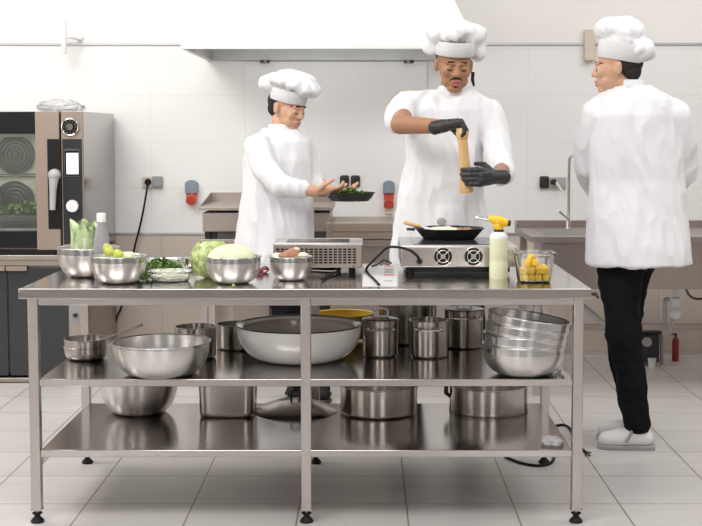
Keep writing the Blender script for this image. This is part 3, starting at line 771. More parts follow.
# crumpled film bag on shelf
def bag(name, label, c, r, seed, n=26, amp=.35, m_=None):
    m = MB(); m.ball((0, 0, 0), (1, 1, 1), n)
    for v in m.bm.verts:
        q = 1 + amp * (noise.noise(v.co * 2.2 + V((seed, 0, 0))) + .6 * noise.noise(v.co * 5 + V((0, seed, 0))))
        v.co *= q; v.co = V((v.co.x * r[0], v.co.y * r[1], max(v.co.z * r[2], -r[2] * .75)))
    m.xf(Matrix.Translation(V(c) + V((0, 0, r[2] * .75))))
    return tag(build(m, name, m_ or BAGM, loc=V(c), angle=25), label, 'bag')
g = G(563, 376, zm); bag('plastic_bag', 'crumpled clear plastic bag on middle shelf beside the bowl stack', V((.700, g.y + .06, zm + .001)), (.035, .05, .038), 2.)

# ---- bottom shelf
bowl('mixing_bowl', 'steel bowl on the bottom shelf at left', 99.5, 178.5, 378, 416, zbo, .5, band=.05, mats=[BOWL, BAND, BAND], group='large steel bowls')
g = G(225.5, 418.5, zbo); s_ = SC(g.y + .05, .35); w = 28 / s_
hc_ = P(225, 383, g.y).z - zbo
c = V((XR(225.7, 405, g.y), g.y + w * .95, zbo))
m = MB(); e = 7
m.rings([sq_ring(c, w * .88, w * .86, 0, 56, e), sq_ring(c, w * .95, w * .93, .006, 56, e), sq_ring(c, w * .97, w * .95, .02, 56, e), sq_ring(c, w, w, hc_ - .004, 56, e), sq_ring(c, w + .008, w + .008, hc_ - .003, 56, e), sq_ring(c, w + .008, w + .008, hc_, 56, e), sq_ring(c, w - .003, w - .003, hc_, 56, e), sq_ring(c, w * .93, w * .92, .008, 56, e)])
tag(build(m, 'food_container', POT, loc=c, angle=50), 'deep square steel food container with rounded corners, bottom shelf', 'container')
g = G(295.5, 420, zbo); Rl = 41.5 / SC(g.y + .15, .28)
lid('wide old steel lid with black handle lying alone on bottom shelf', (XR(295.5, 412, g.y + Rl), g.y + Rl, 0), Rl, zbo + .001, hm=BLACKP, hh=.035, dome=.05, hw=.018, m_=POTD, ang=.3)
pot('stock_pot', 'wide steel pot in middle of the bottom shelf', 339.5, 418, 384, 420.5, zbo, angs=(), group='pots on the bottom shelf', hmax=.2)
tp, c, R, h = pot('stock_pot', 'wide steel pot with black side handle at right of bottom shelf', 449, 528, 384, 418.5, zbo, angs=(), group='pots on the bottom shelf', hmax=.2)
m = MB(); q = P(446, 388, c.y); m.chain([V((c.x - R + .002, c.y, q.z + .02)), V((c.x - R - .014, c.y - .005, q.z + .012)), V((c.x - R - .016, c.y - .005, q.z - .018)), V((c.x - R + .002, c.y, q.z - .035))], [.008, .009, .009, .007]); build(m, 'side_handle', BLACKP, tp)
m = MB(); m.lathe([(R - .01, .0005), (R + .001, .001), (R + .0025, .006), (R + .0005, .014)], c); build(m, 'base_disc', POTD, tp)
g = G(552, 445, zbo)
bag('plastic_bag', 'thin clear plastic bag lying at right end of bottom shelf', V((.69, g.y + .02, zbo + .001)), (.04, .06, .014), 5.)

# power cord on floor under table
def floorpts(L_, z=.006): return [V((G(x, y, 0).x, G(x, y, 0).y, z)) for x, y in L_]
m = MB(); m.tube(smooth_path(floorpts(((505, 458), (520, 464), (538, 467), (551, 464), (554, 456), (552, 448), (548, 440), (550, 430), (562, 426), (570, 430), (574, 440), (580, 448), (585, 453)))), .0065, 8)
cd = thing('extension_cord', 'black extension cord looping on the floor under right end of table', 'cord', floorpts(((552, 448),), 0)[0])
build(m, 'cord', RUBBER, cd)
m = MB()
for e_ in ((591, 454), (590, 457), (586, 457)):
    m.tube(floorpts(((585, 453), e_)), .003, 6)
build(m, 'frayed_end', RUBBER, cd)

# ------------------------------------------------------------------ oven with stand
OY = 7.35
oxr = XR(83, 150, OY); oxl = -2.42
ozt, ozb = ZR(111.5, OY), ZR(252, OY)
ov = thing('combi_oven', 'large combi oven with dark glass door and lit screen', 'oven', V(((oxr + oxl) / 2, 7.7, ZR(262, OY))))
def X(px): return XR(px, 180, OY)
def Z(py): return ZR(py, OY)
m = MB()   # housing as shell round the cavity
m.box(X(62), oxr, OY + .02, 8.26, ozb, ozt); m.box(oxl, X(62), OY + .04, 8.26, Z(133), ozt); m.box(oxl, X(62), OY + .04, 8.26, ozb, Z(233))
m.box(oxl, X(62), 7.95, 8.26, Z(233), Z(133)); m.box(X(40), X(62), OY + .04, 7.95, Z(233), Z(133)); m.box(oxl, oxl + .03, OY + .04, 7.95, Z(233), Z(133))
build(m, 'housing', mat('oven_side_steel', (.40, .385, .375), .14, 1, .05, 4), ov, smooth=False)
m = MB(); m.box(oxl + .04, X(40) - .001, 7.90, 7.949, Z(232), Z(134)); m.box(X(40) - .02, X(40) - .0005, OY + .06, 7.94, Z(232), Z(134)); m.box(oxl + .04, X(41), OY + .06, 7.9, Z(232), Z(230)); m.box(oxl + .04, X(41), OY + .06, 7.9, Z(137), Z(134))
build(m, 'cavity', OVIN, ov, smooth=False)
for cy_ in (155, 200):
    p = P(15, cy_, 7.88); m = MB(); r = 19 / SC(7.88)
    m.cyl(p, p + V((0, .02, 0)), r, n=40)
    for q in (1., .8, .6, .4, .2):
        m.tube([p + V((math.cos(a * PI / 16) * r * q, -.004, math.sin(a * PI / 16) * r * q)) for a in range(33)], .003, 6, cap=False)
    build(m, 'fan_cover', DARKST, ov)
m = MB()
for k, py in enumerate((178, 222)): 
    for j in range(2): m.box(oxl + .05, X(37), OY + .12 + j * .4, OY + .13 + j * .4, Z(py), Z(py) + .008)
build(m, 'tray_rack', CHROME, ov)
m = MB(); m.box(oxl + .06, X(35), OY + .14, 7.8, Z(222) + .009, Z(222) + .016)
for (a, b, c_, d_) in ((oxl + .06, X(35), OY + .135, OY + .14), (oxl + .06, X(35), 7.8, 7.805)): m.box(a, b, c_, d_, Z(222) + .009, Z(222) + .03)
tag(build(m, 'baking_tray', CHROME, loc=V((X(10), OY + .4, Z(222) + .009))), 'steel tray with green food on the rack inside the oven', 'tray')
m = MB(); herb(m, V((X(8), OY + .38, Z(222) + .017)), 500, (.26, .2), .06, .03)
tag(build(m, 'green_vegetables', GREEN, loc=V((X(8), OY + .38, Z(222) + .017)), smooth=False), 'green vegetables spread on the tray inside the oven', 'vegetables', kind='stuff')
_l = bpy.data.lights.new('oven_lamp', 'AREA'); _l.shape = 'RECTANGLE'; _l.size = .6; _l.size_y = .15; _l.energy = 2.6; _l.color = (1, .93, .8)
_o = bpy.data.objects.new('oven_lamp', _l); COL.objects.link(_o); _o.location = (X(5), OY + .25, Z(139))
# door
m = MB(); m.box(oxl, X(36), OY, OY + .03, Z(133), ozt - .001)
dr = build(m, 'door', OVBLK, ov, bevel=.003)
m = MB(); m.box(oxl, X(36), OY, OY + .03, Z(248), Z(231)); sub(m, 'lower_band', OVBLK, dr, ov, bevel=.003)
m = MB(); m.box(X(36) + .0005, X(60), OY - .005, OY + .03, Z(250), ozt); sub(m, 'door_frame', LAQ, dr, ov, bevel=.003)
m = MB(); m.box(oxl, X(36), OY + .008, OY + .014, Z(231), Z(133)); sub(m, 'door_glass', OVGLASS, dr, ov, smooth=False)
m = MB(); m.box(X(48), X(60.3), OY - .008, OY - .004, Z(229), Z(139)); sub(m, 'handle_recess', OVBLK, dr, ov, bevel=.001)
m = MB(); p = P(54, 175, OY - .03); m.chain([p + V((0, .02, 0)), p], [.035, .034], 24)
m.tube([p, P(53, 190, OY - .035), P(52.5, 210, OY - .04)], [.03, .02, .016], 14); sub(m, 'handle', LGREYP, dr, ov)
m = MB(); m.box(oxl, X(84), OY - .002, OY + .02, Z(254), Z(250.5)); build(m, 'drip_gutter', OVBLK, ov)
# control column
m = MB(); m.box(X(62), oxr, OY - .002, OY + .02, Z(250), ozt - .0005); cp = build(m, 'control_panel', LAQ, ov, bevel=.002)
m = MB(); m.box(X(63), oxr - .006, OY - .006, OY - .001, Z(244), Z(139)); sub(m, 'black_fascia', DGLASS, cp, ov)
m = MB(); m.box(X(64.5), X(81), OY - .010, OY - .0055, Z(177), Z(149)); sub(m, 'screen_bezel', DARKST, cp, ov, bevel=.002)
m = MB(); m.box(X(65.5), X(80), OY - .0115, OY - .0095, Z(175.8), Z(150.5)); sub(m, 'screen_border', OVBLK, cp, ov, bevel=.001)
m = MB(); m.box(X(67.3), X(79), OY - .0125, OY - .011, Z(174), Z(153)); sub(m, 'screen', SCREEN, cp, ov)
p = P(70.5, 127, OY); r = 8.2 / SC(OY)
m = MB(); m.cyl(p, p + V((0, -.010, 0)), r, n=40); m.mi = 1; m.cyl(p + V((0, -.010, 0)), p + V((0, -.012, 0)), r * .92, n=40); m.mi = 0
for k in range(12):
    a = k * PI / 6; m.cyl(p + V((math.cos(a) * r * .74, -.012, math.sin(a) * r * .74)), p + V((math.cos(a) * r * .74, -.014, math.sin(a) * r * .74)), .0035, n=8)
m.cyl(p + V((0, -.012, 0)), p + V((0, -.03, 0)), r * .5, r * .42, n=30); m.tube([p + V((math.cos(a * PI / 16) * r, -.011, math.sin(a * PI / 16) * r)) for a in range(33)], .004, 8, cap=False); sub(m, 'dial', [CHROME, OVBLK], cp, ov)
p = P(72.7, 206, OY); m = MB(); m.cyl(p, p + V((0, -.022, 0)), .036, .033, n=36); sub(m, 'knob', WHITEP, cp, ov)
# stand / lower cabinet
stc = thing('oven_stand', 'low steel cabinet with smoked glass doors carrying the oven', 'cabinet', V(((oxr + oxl) / 2, 7.7, 0)))
m = MB(); m.box(oxl, X(85), OY - .01, 8.25, Z(260), Z(255)); m.box(oxl, X(85), OY + .01, 8.25, Z(266), Z(260))
m.box(X(66), oxr, OY + .01, 8.25, .02, Z(266)); m.box(oxl, X(66), OY + .05, 8.25, .05, Z(266)); m.box(oxl, X(84), OY, 8.25, Z(382), Z(378))
build(m, 'stand_body', BACKST, stc, bevel=.003)
for (a, b) in ((-24, 4), (6, 66)):
    m = MB(); m.box(X(a), X(b), OY + .015, OY + .045, Z(376), Z(268)); d_ = build(m, 'door', DGLASS, stc, bevel=.002)
    m = MB(); m.box(X(4 if b > 10 else -20), X(25 if b > 10 else 3), OY - .002, OY + .014, Z(271), Z(266.5)); sub(m, 'handle', LAQ, d_, stc, bevel=.002)
m = MB(); m.box(X(69), X(80.5), OY + .002, OY + .0095, Z(323), Z(303)); pl_ = build(m, 'switch_plate', GREYP, stc, bevel=.002)
m = MB(); p = P(76, 315, OY); m.cyl(p, p + V((0, -.02, 0)), .011, n=16); m.box(p.x - .02, p.x, OY - .006, OY + .004, p.z - .003, p.z + .003); sub(m, 'switch', BLACKP, pl_, stc)
# bag on oven
bag('plastic_bag', 'crumpled clear plastic bag on top of the oven', V((XR(60, 105, 7.6), 7.6, ozt + .001)), (.13, .11, .042), 9., 36, .22)

# ------------------------------------------------------------------ wall fittings
def wp(px, py, d=0): return P(px, py, WY - d)
def wbox(x0, x1, y0, y1, d0, d1, m=None):
    m = m or MB(); a, b = wp(x0, y1), wp(x1, y0); m.box(a.x, b.x, WY - d1, WY - d0, a.z, b.z); return m
so = thing('wall_socket', 'cream wall socket with a black plug, right of the oven', 'socket', wp(152, 181))
build(wbox(143, 163, 176.5, 188, 0.0005, .02), 'socket_plate', CREAM, so, bevel=.004)
build(wbox(153, 163, 176, 187, .02, .035), 'cover_flap', GREYP, so, bevel=.006)
m = MB(); p = wp(148, 182, .02); m.cyl(p, p + V((0, -.035, 0)), .022, .017, 24); pg = build(m, 'plug', RUBBER, so)
m = MB(); m.tube(smooth_path([wp(148, 183, .055), wp(146, 195, .08), wp(143, 212, .06), wp(139, 230, .05), wp(134, 250, .05), wp(128, 285, .05), wp(121, 308, .05), wp(116, 320, .05), wp(112, 345, .04), wp(108, 360, .02)]), .0065, 8)
tag(build(m, 'power_cable', RUBBER, loc=wp(148, 183, .055)), 'black cable hanging from the wall socket down behind the oven stand', 'cable')
def cee(label, x0, x1, y0, ym, y1, tail):
    t = thing('industrial_socket', label, 'socket', wp((x0 + x1) / 2, y1), 'blue grey and red industrial sockets')
    a, b = wp(x0, ym), wp(x1, y0); w = b.x - a.x
    m = MB(); m.prism([(a.x, a.z), (b.x, a.z), (b.x, b.z - w * .2), (b.x - w * .3, b.z), (a.x + w * .3, b.z), (a.x, b.z - w * .2)], 'y', WY - .05, WY - .0005); build(m, 'socket_housing', BLUEG, t, bevel=.003)
    m = MB(); p = wp((x0 + x1) / 2, (ym + y1) / 2, .03); m.cyl(p + V((0, 0, .0)), p + V((0, -.05, -.02)), w * .42, n=28); m.box(a.x + w * .08, b.x - w * .08, WY - .035, WY - .001, wp(0, y1).z + .01, a.z); build(m, 'red_socket', REDP, t, bevel=.002)
    if tail:
        m = MB(); m.box(a.x + w * .15, b.x - w * .15, WY - .03, WY - .001, wp(0, y1 + 5).z, wp(0, y1).z + .009); m.mi = 1; p = wp((x0 + x1) / 2, y1 + 9, .0); m.cyl(p, p + V((0, -.02, 0)), .009, n=12); build(m, 'lower_fitting', [CREAM, BLACKP], t, bevel=.002)
    m = MB(); p = wp((x0 + x1) / 2 , (y0 + ym) / 2 + 1, .05); m.cyl(p, p + V((0, -.004, 0)), .01, n=14); build(m, 'screw', GREYP, t)
cee('industrial socket with red outlet on the wall left of the griddle', 186, 198, 180, 193, 201.5, False)
cee('industrial socket with long red outlet beside middle cook', 383, 394.5, 180.5, 193, 209, True)
ds = thing('wall_socket', 'pair of black covered sockets on wall above the back counter', 'socket', wp(350, 187))
build(wbox(338, 361, 175, 187.5, .0005, .008), 'socket_plate', CREAM, ds, bevel=.003)
for x0 in (340, 351):
    build(wbox(x0, x0 + 9, 175.2, 187, .008, .035), 'cover_flap', BLACKP, ds, bevel=.012)
ds = thing('wall_socket', 'black and steel double socket on wall left of the tap', 'socket', wp(552, 188))
build(wbox(539.5, 566, 177, 189.5, .0005, .012), 'socket_plate', CREAM, ds, bevel=.003)
build(wbox(539, 548.5, 176, 188, .012, .035), 'cover_flap', BLACKP, ds, bevel=.010)
build(wbox(550, 565, 177, 187.5, .012, .025), 'cover_flap', LGREYP, ds, bevel=.006)
m = MB(); p = wp(553.5, 182, .025); m.cyl(p, p + V((0, -.03, 0)), .02, .016, 20); build(m, 'plug', BLACKP, ds)
m = MB(); m.tube([wp(556, 182, .05), wp(562, 191, .05)], .008, 10); build(m, 'lever', WHITEP, ds)
lm = thing('wall_lamp', 'white cylindrical lamp on a short arm high on the left wall', 'lamp', wp(80, 38))
m = MB(); a, b = wp(63.5, 21, .14), wp(64, 53.5, .14); r = 2.9 / SC(WY); m.lathe([(0, 0), (r * .96, 0), (r, .004), (r, a.z - b.z - .004), (r * .96, a.z - b.z), (0, a.z - b.z)], b, 28); build(m, 'lamp_shade', WHITEP, lm)
m = MB(); m.tube(smooth_path([wp(66, 37, .14), wp(72, 37.5, .12), wp(78, 39, .05), wp(80, 38, .012)]), .008, 10); build(m, 'arm', WHITEP, lm)
m = MB(); p = wp(80, 38); m.cyl(p + V((0, -.001, 0)), p + V((0, -.014, 0)), .024, .02, 24); build(m, 'wall_mount', WHITEP, lm)
tag(build(wbox(583, 594, 30, 61, .0005, .06), 'wall_box', CREAM, loc=wp(588, 61), bevel=.006), 'small beige box on wall behind the right cook\'s hat', 'box')

# ------------------------------------------------------------------ back counters
CY0 = 7.36
def bx(px, Y=CY0): return XR(px, 235, Y)
cz_ = ZR(239.5, CY0)
bc = thing('steel_counter', 'steel counter along the back wall carrying the griddle', 'counter', V((bx(260), 7.7, 0)))
m = MB(); m.box(bx(200), bx(420), CY0, 8.25, ZR(246.5, CY0), cz_); build(m, 'counter_top', BACKST, bc, bevel=.003)
m = MB(); m.box(bx(232), bx(300), CY0 + .05, 8.25, .12, ZR(246.5, CY0)); m.box(bx(330), bx(418), CY0 + .03, 8.25, .12, ZR(246.5, CY0)); build(m, 'cabinet_body', BACKST, bc, bevel=.003)
m = MB(); m.box(bx(268), bx(296), CY0 + .04, CY0 + .05, .2, .8); build(m, 'door', DARKST, bc, bevel=.003)
for (px, y) in ((204, CY0 + .04), (212, 8.2), (416, CY0 + .02)):
    m = MB(); x = bx(px, y); m.box(x - .018, x + .018, y - .018, y + .018, 0, ZR(246.5, CY0)); build(m, 'leg', TUBE, bc)
gr = thing('griddle', 'steel griddle with tall splash guards on the back counter', 'griddle', V((bx(240), 7.7, cz_)))
m = MB(); a, b = bx(202), bx(330); m.box(a, b, CY0 + .03, 7.95, ZR(232, CY0), ZR(213, CY0)); build(m, 'griddle_body', BACKST, gr, bevel=.003)
m = MB(); a2, b2 = bx(198.5), bx(333); zf = ZR(207, CY0); m.box(a2, b2, CY0, 7.96, ZR(210.5, CY0), zf); build(m, 'griddle_plate', BACKST, gr, bevel=.002)
m = MB()
zbk = P(208, 192.5, 7.95).z
for x in (a2, b2 - .006): m.prism([(CY0 + .03, zf), (7.95, zf), (7.95, zbk)], 'x', x, x + .006)
m.box(a2, b2, 7.944, 7.95, zf, zbk); build(m, 'splash_guard', SINKST, gr)
for px in (208, 214):
    p = P(px, 235.5, CY0 + .03); m = MB(); 
    m.lathe([(0, 0), (.022, 0), (.026, ZR(232, CY0) - cz_), (0, ZR(232, CY0) - cz_)], (p.x, CY0 + .08, cz_), 20); build(m, 'foot', BLACKP, gr)
m = MB(); m.box(bx(216), bx(329), CY0 + .06, 7.9, cz_ + .001, ZR(232, CY0)); build(m, 'base', DARKST, gr)
fc = thing('drawer_unit', 'beige steel drawer unit on back counter left of middle cook', 'cabinet', V((bx(362), 7.7, cz_)))
m = MB(); m.box(bx(326), bx(398), CY0 + .001, 7.9, cz_ + .001, ZR(222.5, CY0)); build(m, 'housing', BACKST, fc, bevel=.003)
for (ya, yb) in ((223.5, 231.5), (232.5, 239)):
    m = MB(); m.box(bx(333), bx(397), CY0 - .012, CY0 + .001, ZR(yb, CY0), ZR(ya, CY0)); build(m, 'drawer', LAQ, fc, bevel=.002)

# sink
SY = 6.95; sz = ZR(237, SY)
x0 = XR(531, 237, SY); x1 = 2.6; SB = 7.72
sk = thing('sink_unit', 'wide steel sink unit with raised back along the right wall', 'sink', V((1.7, 7.3, 0)))
m = MB()
bx0, bx1, by0, by1 = x0 + .09, x0 + .75, SY + .10, SB - .18
m.box(x0, bx0, SY, SB, sz - .03, sz); m.box(bx0, bx1, SY, by0, sz - .03, sz); m.box(bx0, bx1, by1, SB, sz - .03, sz); m.box(bx1, x1, SY, SB, sz - .03, sz)
build(m, 'sink_top', SINKST, sk, smooth=False)
m = MB(); m.box(bx0 + .001, bx0 + .004, by0 + .001, by1 - .001, sz - .17, sz - .001); m.box(bx1 - .004, bx1 - .001, by0 + .001, by1 - .001, sz - .17, sz - .001); m.box(bx0 + .004, bx1 - .004, by0 + .001, by0 + .004, sz - .17, sz - .001); m.box(bx0 + .004, bx1 - .004, by1 - .004, by1 - .001, sz - .17, sz - .001); m.box(bx0, bx1, by0, by1, sz - .173, sz - .17)
build(m, 'basin', BASINM, sk, smooth=False)
zs_ = P(540, 220, SB).z
m = MB(); m.box(x0, x1, SB - .02, SB, sz, zs_); m.box(x0, x0 + .005, SB - .12, SB, sz, zs_); build(m, 'upstand', SINKST, sk, bevel=.003)
za = ZR(290, SY)
m = MB(); m.box(x0 + .06, x1, SY + .03, SY + .045, za, sz - .03); build(m, 'apron_panel', SINKST, sk, bevel=.003)
zr1, zr0 = P(640, 324, 7.65).z, P(640, 330, 7.65).z
m = MB(); m.box(x0 + .03, x1, 7.64, 7.67, zr0, zr1); build(m, 'rail', SINKST, sk, bevel=.003)
for (x, y) in ((x0 + .045, SY + .05), (x0 + .045, 7.66), (2.5, SY + .05), (2.5, 7.66)):
    m = MB(); m.box(x - .02, x + .02, y - .02, y + .02, 0, sz - .03); build(m, 'leg', TUBE, sk)
tp = thing('kitchen_tap', 'tall thin steel tap rising behind the sink', 'tap', P(568, 229, 7.66) )
yy = 7.66; pb = P(568.5, 226, yy); pb.z = sz
m = MB(); m.cyl(pb, pb + V((0, 0, .04)), .022, .018, 20); build(m, 'tap_base', CHROME, tp)
top = P(568.5, 157, yy)
m = MB(); m.tube(smooth_path([V((pb.x, yy, sz + .03)), V((pb.x, yy, top.z - .06)), V((pb.x + .005, yy - .015, top.z)), V((pb.x + .02, yy - .07, top.z + .005)), V((pb.x + .03, yy - .12, top.z - .03))]), .009, 12); build(m, 'spout', CHROME, tp)
m = MB(); m.tube([V((pb.x, yy, sz + .05)), P(560, 212, yy - .05)], .007, 10); build(m, 'tap_lever', CHROME, tp)
# drain trap etc.
TY = 7.45
dt = thing('drain_trap', 'white plastic bottle trap under the sink, behind the right cook\'s leg', 'pipe', P(675, 318, TY))
m = MB(); a = P(675, 318, TY); s2 = SC(TY, .5)
hh = lambda y: P(675, y, TY).z - a.z
m.lathe([(0, hh(319)), (4 / s2, hh(318)), (6.3 / s2, hh(314)), (6.3 / s2, hh(309)), (5.6 / s2, hh(308)), (5.6 / s2, hh(302)), (6.2 / s2, hh(301)), (6.2 / s2, hh(298)), (3.4 / s2, hh(297)), (3.4 / s2, hh(286)), (0, hh(286))], a, 28); build(m, 'trap_body', WHITEP, dt)
m = MB(); m.tube(smooth_path([P(672, 300, TY), P(666, 299, TY), P(665, 305, TY), P(665, 326, TY + .05)]), 1.9 / s2, 12); m.tube([P(672, 318, TY), P(671, 334, TY)], 2 / s2, 12); build(m, 'waste_pipe', LGREYP, dt)
m = MB(); m.tube(smooth_path([P(686, 289, 7.2), P(690, 296, 7.2), P(697, 299, 7.2), P(706, 298, 7.2)]), .007, 8)
tag(build(m, 'hose', DARKST, loc=P(686, 289, 7.2)), 'thin dark hose looping below the sink panel at far right', 'hose')
m = MB(); m.tube(smooth_path([P(572, 302, 7.4), P(582, 306, 7.4), P(592, 314, 7.4), P(602, 322, 7.4), P(612, 324, 7.4)]), .018, 12)
tag(build(m, 'drain_hose', LGREYP, loc=P(582, 306, 7.4)), 'pale grey corrugated drain hose behind the right end of the table', 'hose')
q = G(675.5, 361, 0); EY = min(q.y, 8.2)
ex = thing('fire_extinguisher', 'small dark red extinguisher on the floor under the sink', 'extinguisher', V((XR(675.5, 350, EY), EY, 0)))
c = V((XR(675.5, 350, EY), EY, 0)); r = 3.4 / SC(EY, .1); zt_ = ZR(337, EY)
m = MB(); m.lathe([(0, 0), (r, 0), (r, zt_ * .85), (r * .7, zt_ * .96), (r * .3, zt_), (0, zt_)], c, 24); build(m, 'tank', EXTRED, ex)
m = MB(); m.lathe([(0, zt_), (r * .35, zt_), (r * .35, zt_ + .02), (0, zt_ + .02)], c, 16); m.box(c.x - r * 1.6, c.x + r * .3, c.y - .006, c.y + .006, zt_ + .012, zt_ + .024); build(m, 'valve', BLACKP, ex)
c = V((XR(648, 350, 7.95), 7.95, 0)); wpmp = thing('water_pump', 'dark pump with a round steel face under the sink', 'pump', c)
m = MB(); m.box(c.x - .05, c.x + .06, 7.90, 8.04, .02, ZR(333, 7.95)); m.box(c.x - .065, c.x + .075, 7.9, 8.25, ZR(333, 7.95), ZR(330, 7.95)); build(m, 'pump_housing', BLACKP, wpmp, bevel=.008)
p = P(647, 342, 7.9); m = MB(); m.cyl(p, p + V((0, -.02, 0)), .03, .026, 24); build(m, 'pump_face', LGREYP, wpmp)
p = V((XR(652, 358, 7.85), 7.85, 0)); m = MB(); m.lathe([(0, 0), (.02, 0), (.026, .05), (.026, .055), (0, .055)], p, 24); tag(build(m, 'cup', WHITEP, loc=p), 'small white cup on the floor before the pump', 'cup')
m = MB(); m.tube([P(662, 334, 7.95), V((XR(662, 350, 7.95), 7.95, 0.0))], .012, 12); tag(build(m, 'vertical_pipe', LGREYP, loc=V((XR(662, 350, 7.95), 7.95, 0))), 'thin vertical grey pipe between the pump and the extinguisher', 'pipe')

# ------------------------------------------------------------------ people
def remesh(mb, voxel, iters):
    me = bpy.data.meshes.new('tmp'); bmesh.ops.recalc_face_normals(mb.bm, faces=mb.bm.faces); mb.bm.to_mesh(me); mb.bm.free()
    o = bpy.data.objects.new('tmp', me); COL.objects.link(o)
    r = o.modifiers.new('r', 'REMESH'); r.mode = 'VOXEL'; r.voxel_size = voxel; r.adaptivity = 0
    if iters: s = o.modifiers.new('s', 'SMOOTH'); s.factor = .5; s.iterations = iters
    dg = bpy.context.evaluated_depsgraph_get(); dg.update()
    ev = o.evaluated_get(dg); me2 = bpy.data.meshes.new_from_object(ev)
    bpy.data.objects.remove(o); bpy.data.meshes.remove(me)
    out = MB(); out.bm.from_mesh(me2); bpy.data.meshes.remove(me2)
    return out
def ell_loft(m, rings, n=40):
    R_ = []
    for (c, rx, ry, yaw) in rings:
        c = V(c); cu, su = math.cos(yaw), math.sin(yaw)
        R_.append([c + V((cu * rx * math.cos(a) - su * ry * math.sin(a), su * rx * math.cos(a) + cu * ry * math.sin(a), 0)) for a in [2 * PI * k / n for k in range(n)]])
    m.rings(R_)
def folds(mb, amp, seed, sc=(9, 9, 3.2), org=V((0, 0, 0))):
    bm = mb.bm; bm.normal_update()
    mv = []
    for v in bm.verts:
        q = v.co - org
        a = noise.noise(V((q.x * sc[0], q.y * sc[1], q.z * sc[2])) + V((seed, 0, 0)))
        b = abs(noise.noise(V((q.x * sc[0] * 2.1 + q.z * 3, q.y * sc[1] * 2, q.z * sc[2] * 1.8)) + V((0, seed, 3))))
        mv.append((v, v.normal * amp * (a * 1.1 - (b - .25) * 1.3)))
    for v, d in mv: v.co += d
    return mb
def hand(m, w, a, n, t, curls=(.5, .6, .5), sc=1., thumb=.5, thick=1.):
    a, n, t = V(a).normalized(), V(n).normalized(), V(t).normalized(); w = V(w)
    for i, (off, L) in enumerate(((.030, .92), (.0105, 1.0), (-.0095, .95), (-.028, .76))):
        k = w + a * .085 * sc * (1 - .03 * i) + t * off * sc
        m.chain([w + t * off * .45 * sc + a * .012 * sc, k], [.0155 * sc * thick, .0115 * sc * thick], 12)
        p = k; ang = 0
        for q, (ln, r) in enumerate(((.042, .0098), (.026, .0090), (.021, .0082))):
            ang += curls[q] if not isinstance(curls[0], (list, tuple)) else curls[i][q]
            d = a * math.cos(ang) + n * math.sin(ang); e = p + d * ln * L * sc
            m.chain([p, e], [r * sc * thick, r * sc * .92 * thick], 12); p = e
    m.chain([w + a * .03 * sc + t * .008, w + a * .066 * sc + t * .008], [.019 * sc * thick, .017 * sc * thick], 12); m.chain([w + a * .03 * sc - t * .010, w + a * .066 * sc - t * .010], [.019 * sc * thick, .016 * sc * thick], 12)
    b0 = w + a * .022 * sc + t * .024 * sc
    d1 = (a * .55 + t * .75 + n * .35 * thumb).normalized(); p1 = b0 + d1 * .042 * sc
    d2 = (a * .8 + t * .25 + n * .9 * thumb).normalized(); p2 = p1 + d2 * .032 * sc; d3 = (a * .8 - t * .1 + n * 1.1 * thumb).normalized(); p3 = p2 + d3 * .026 * sc
    m.chain([w + a * .012 * sc, b0, p1, p2, p3], [.016 * sc, .0155 * sc, .0125 * sc, .0105 * sc, .0092 * sc], 12)
    m.chain([w - a * .02 * sc, w + a * .03 * sc], [.023 * sc, .020 * sc], 12)

def head_shape(m, M):
    R3 = M.to_3x3()
    def b(c, r): m.ball(M @ V(c), r, 24, R3)
    def ch(ps, rs): m.chain([M @ V(p) for p in ps], rs, 12)
    b((0, .012, .045), (.077, .096, .082)); b((0, -.018, -.01), (.069, .076, .075)); b((0, -.026, -.052), (.060, .062, .056))
    b((0, -.058, -.094), (.036, .028, .021)); b((.031, -.042, -.058), (.030, .036, .036)); b((-.031, -.042, -.058), (.030, .036, .036))
    b((.038, -.068, -.022), (.027, .018, .026)); b((-.038, -.066, -.022), (.027, .018, .026))
    ch([(0, -.087, .018), (0, -.096, -.008), (0, -.103, -.027)], [.008, .0095, .0125]); ch([(-.014, -.094, -.031), (.014, -.094, -.031)], [.0085, .0085])
    ch([(-.045, -.078, .024), (-.018, -.090, .020)], [.009, .009]); ch([(.045, -.078, .024), (.018, -.090, .020)], [.009, .009])
    b((0, -.088, -.058), (.026, .014, .008)); b((0, -.086, -.073), (.022, .014, .0085)); b((0, -.078, -.066), (.03, .014, .018))
    for s in (-1, 1): b((s * .078, .012, -.005), (.010, .018, .030)); b((s * .082, .016, .01), (.007, .014, .016))
    for s in (-1, 1): b((s * .031, -.076, -.001), (.0155, .0145, .0125))
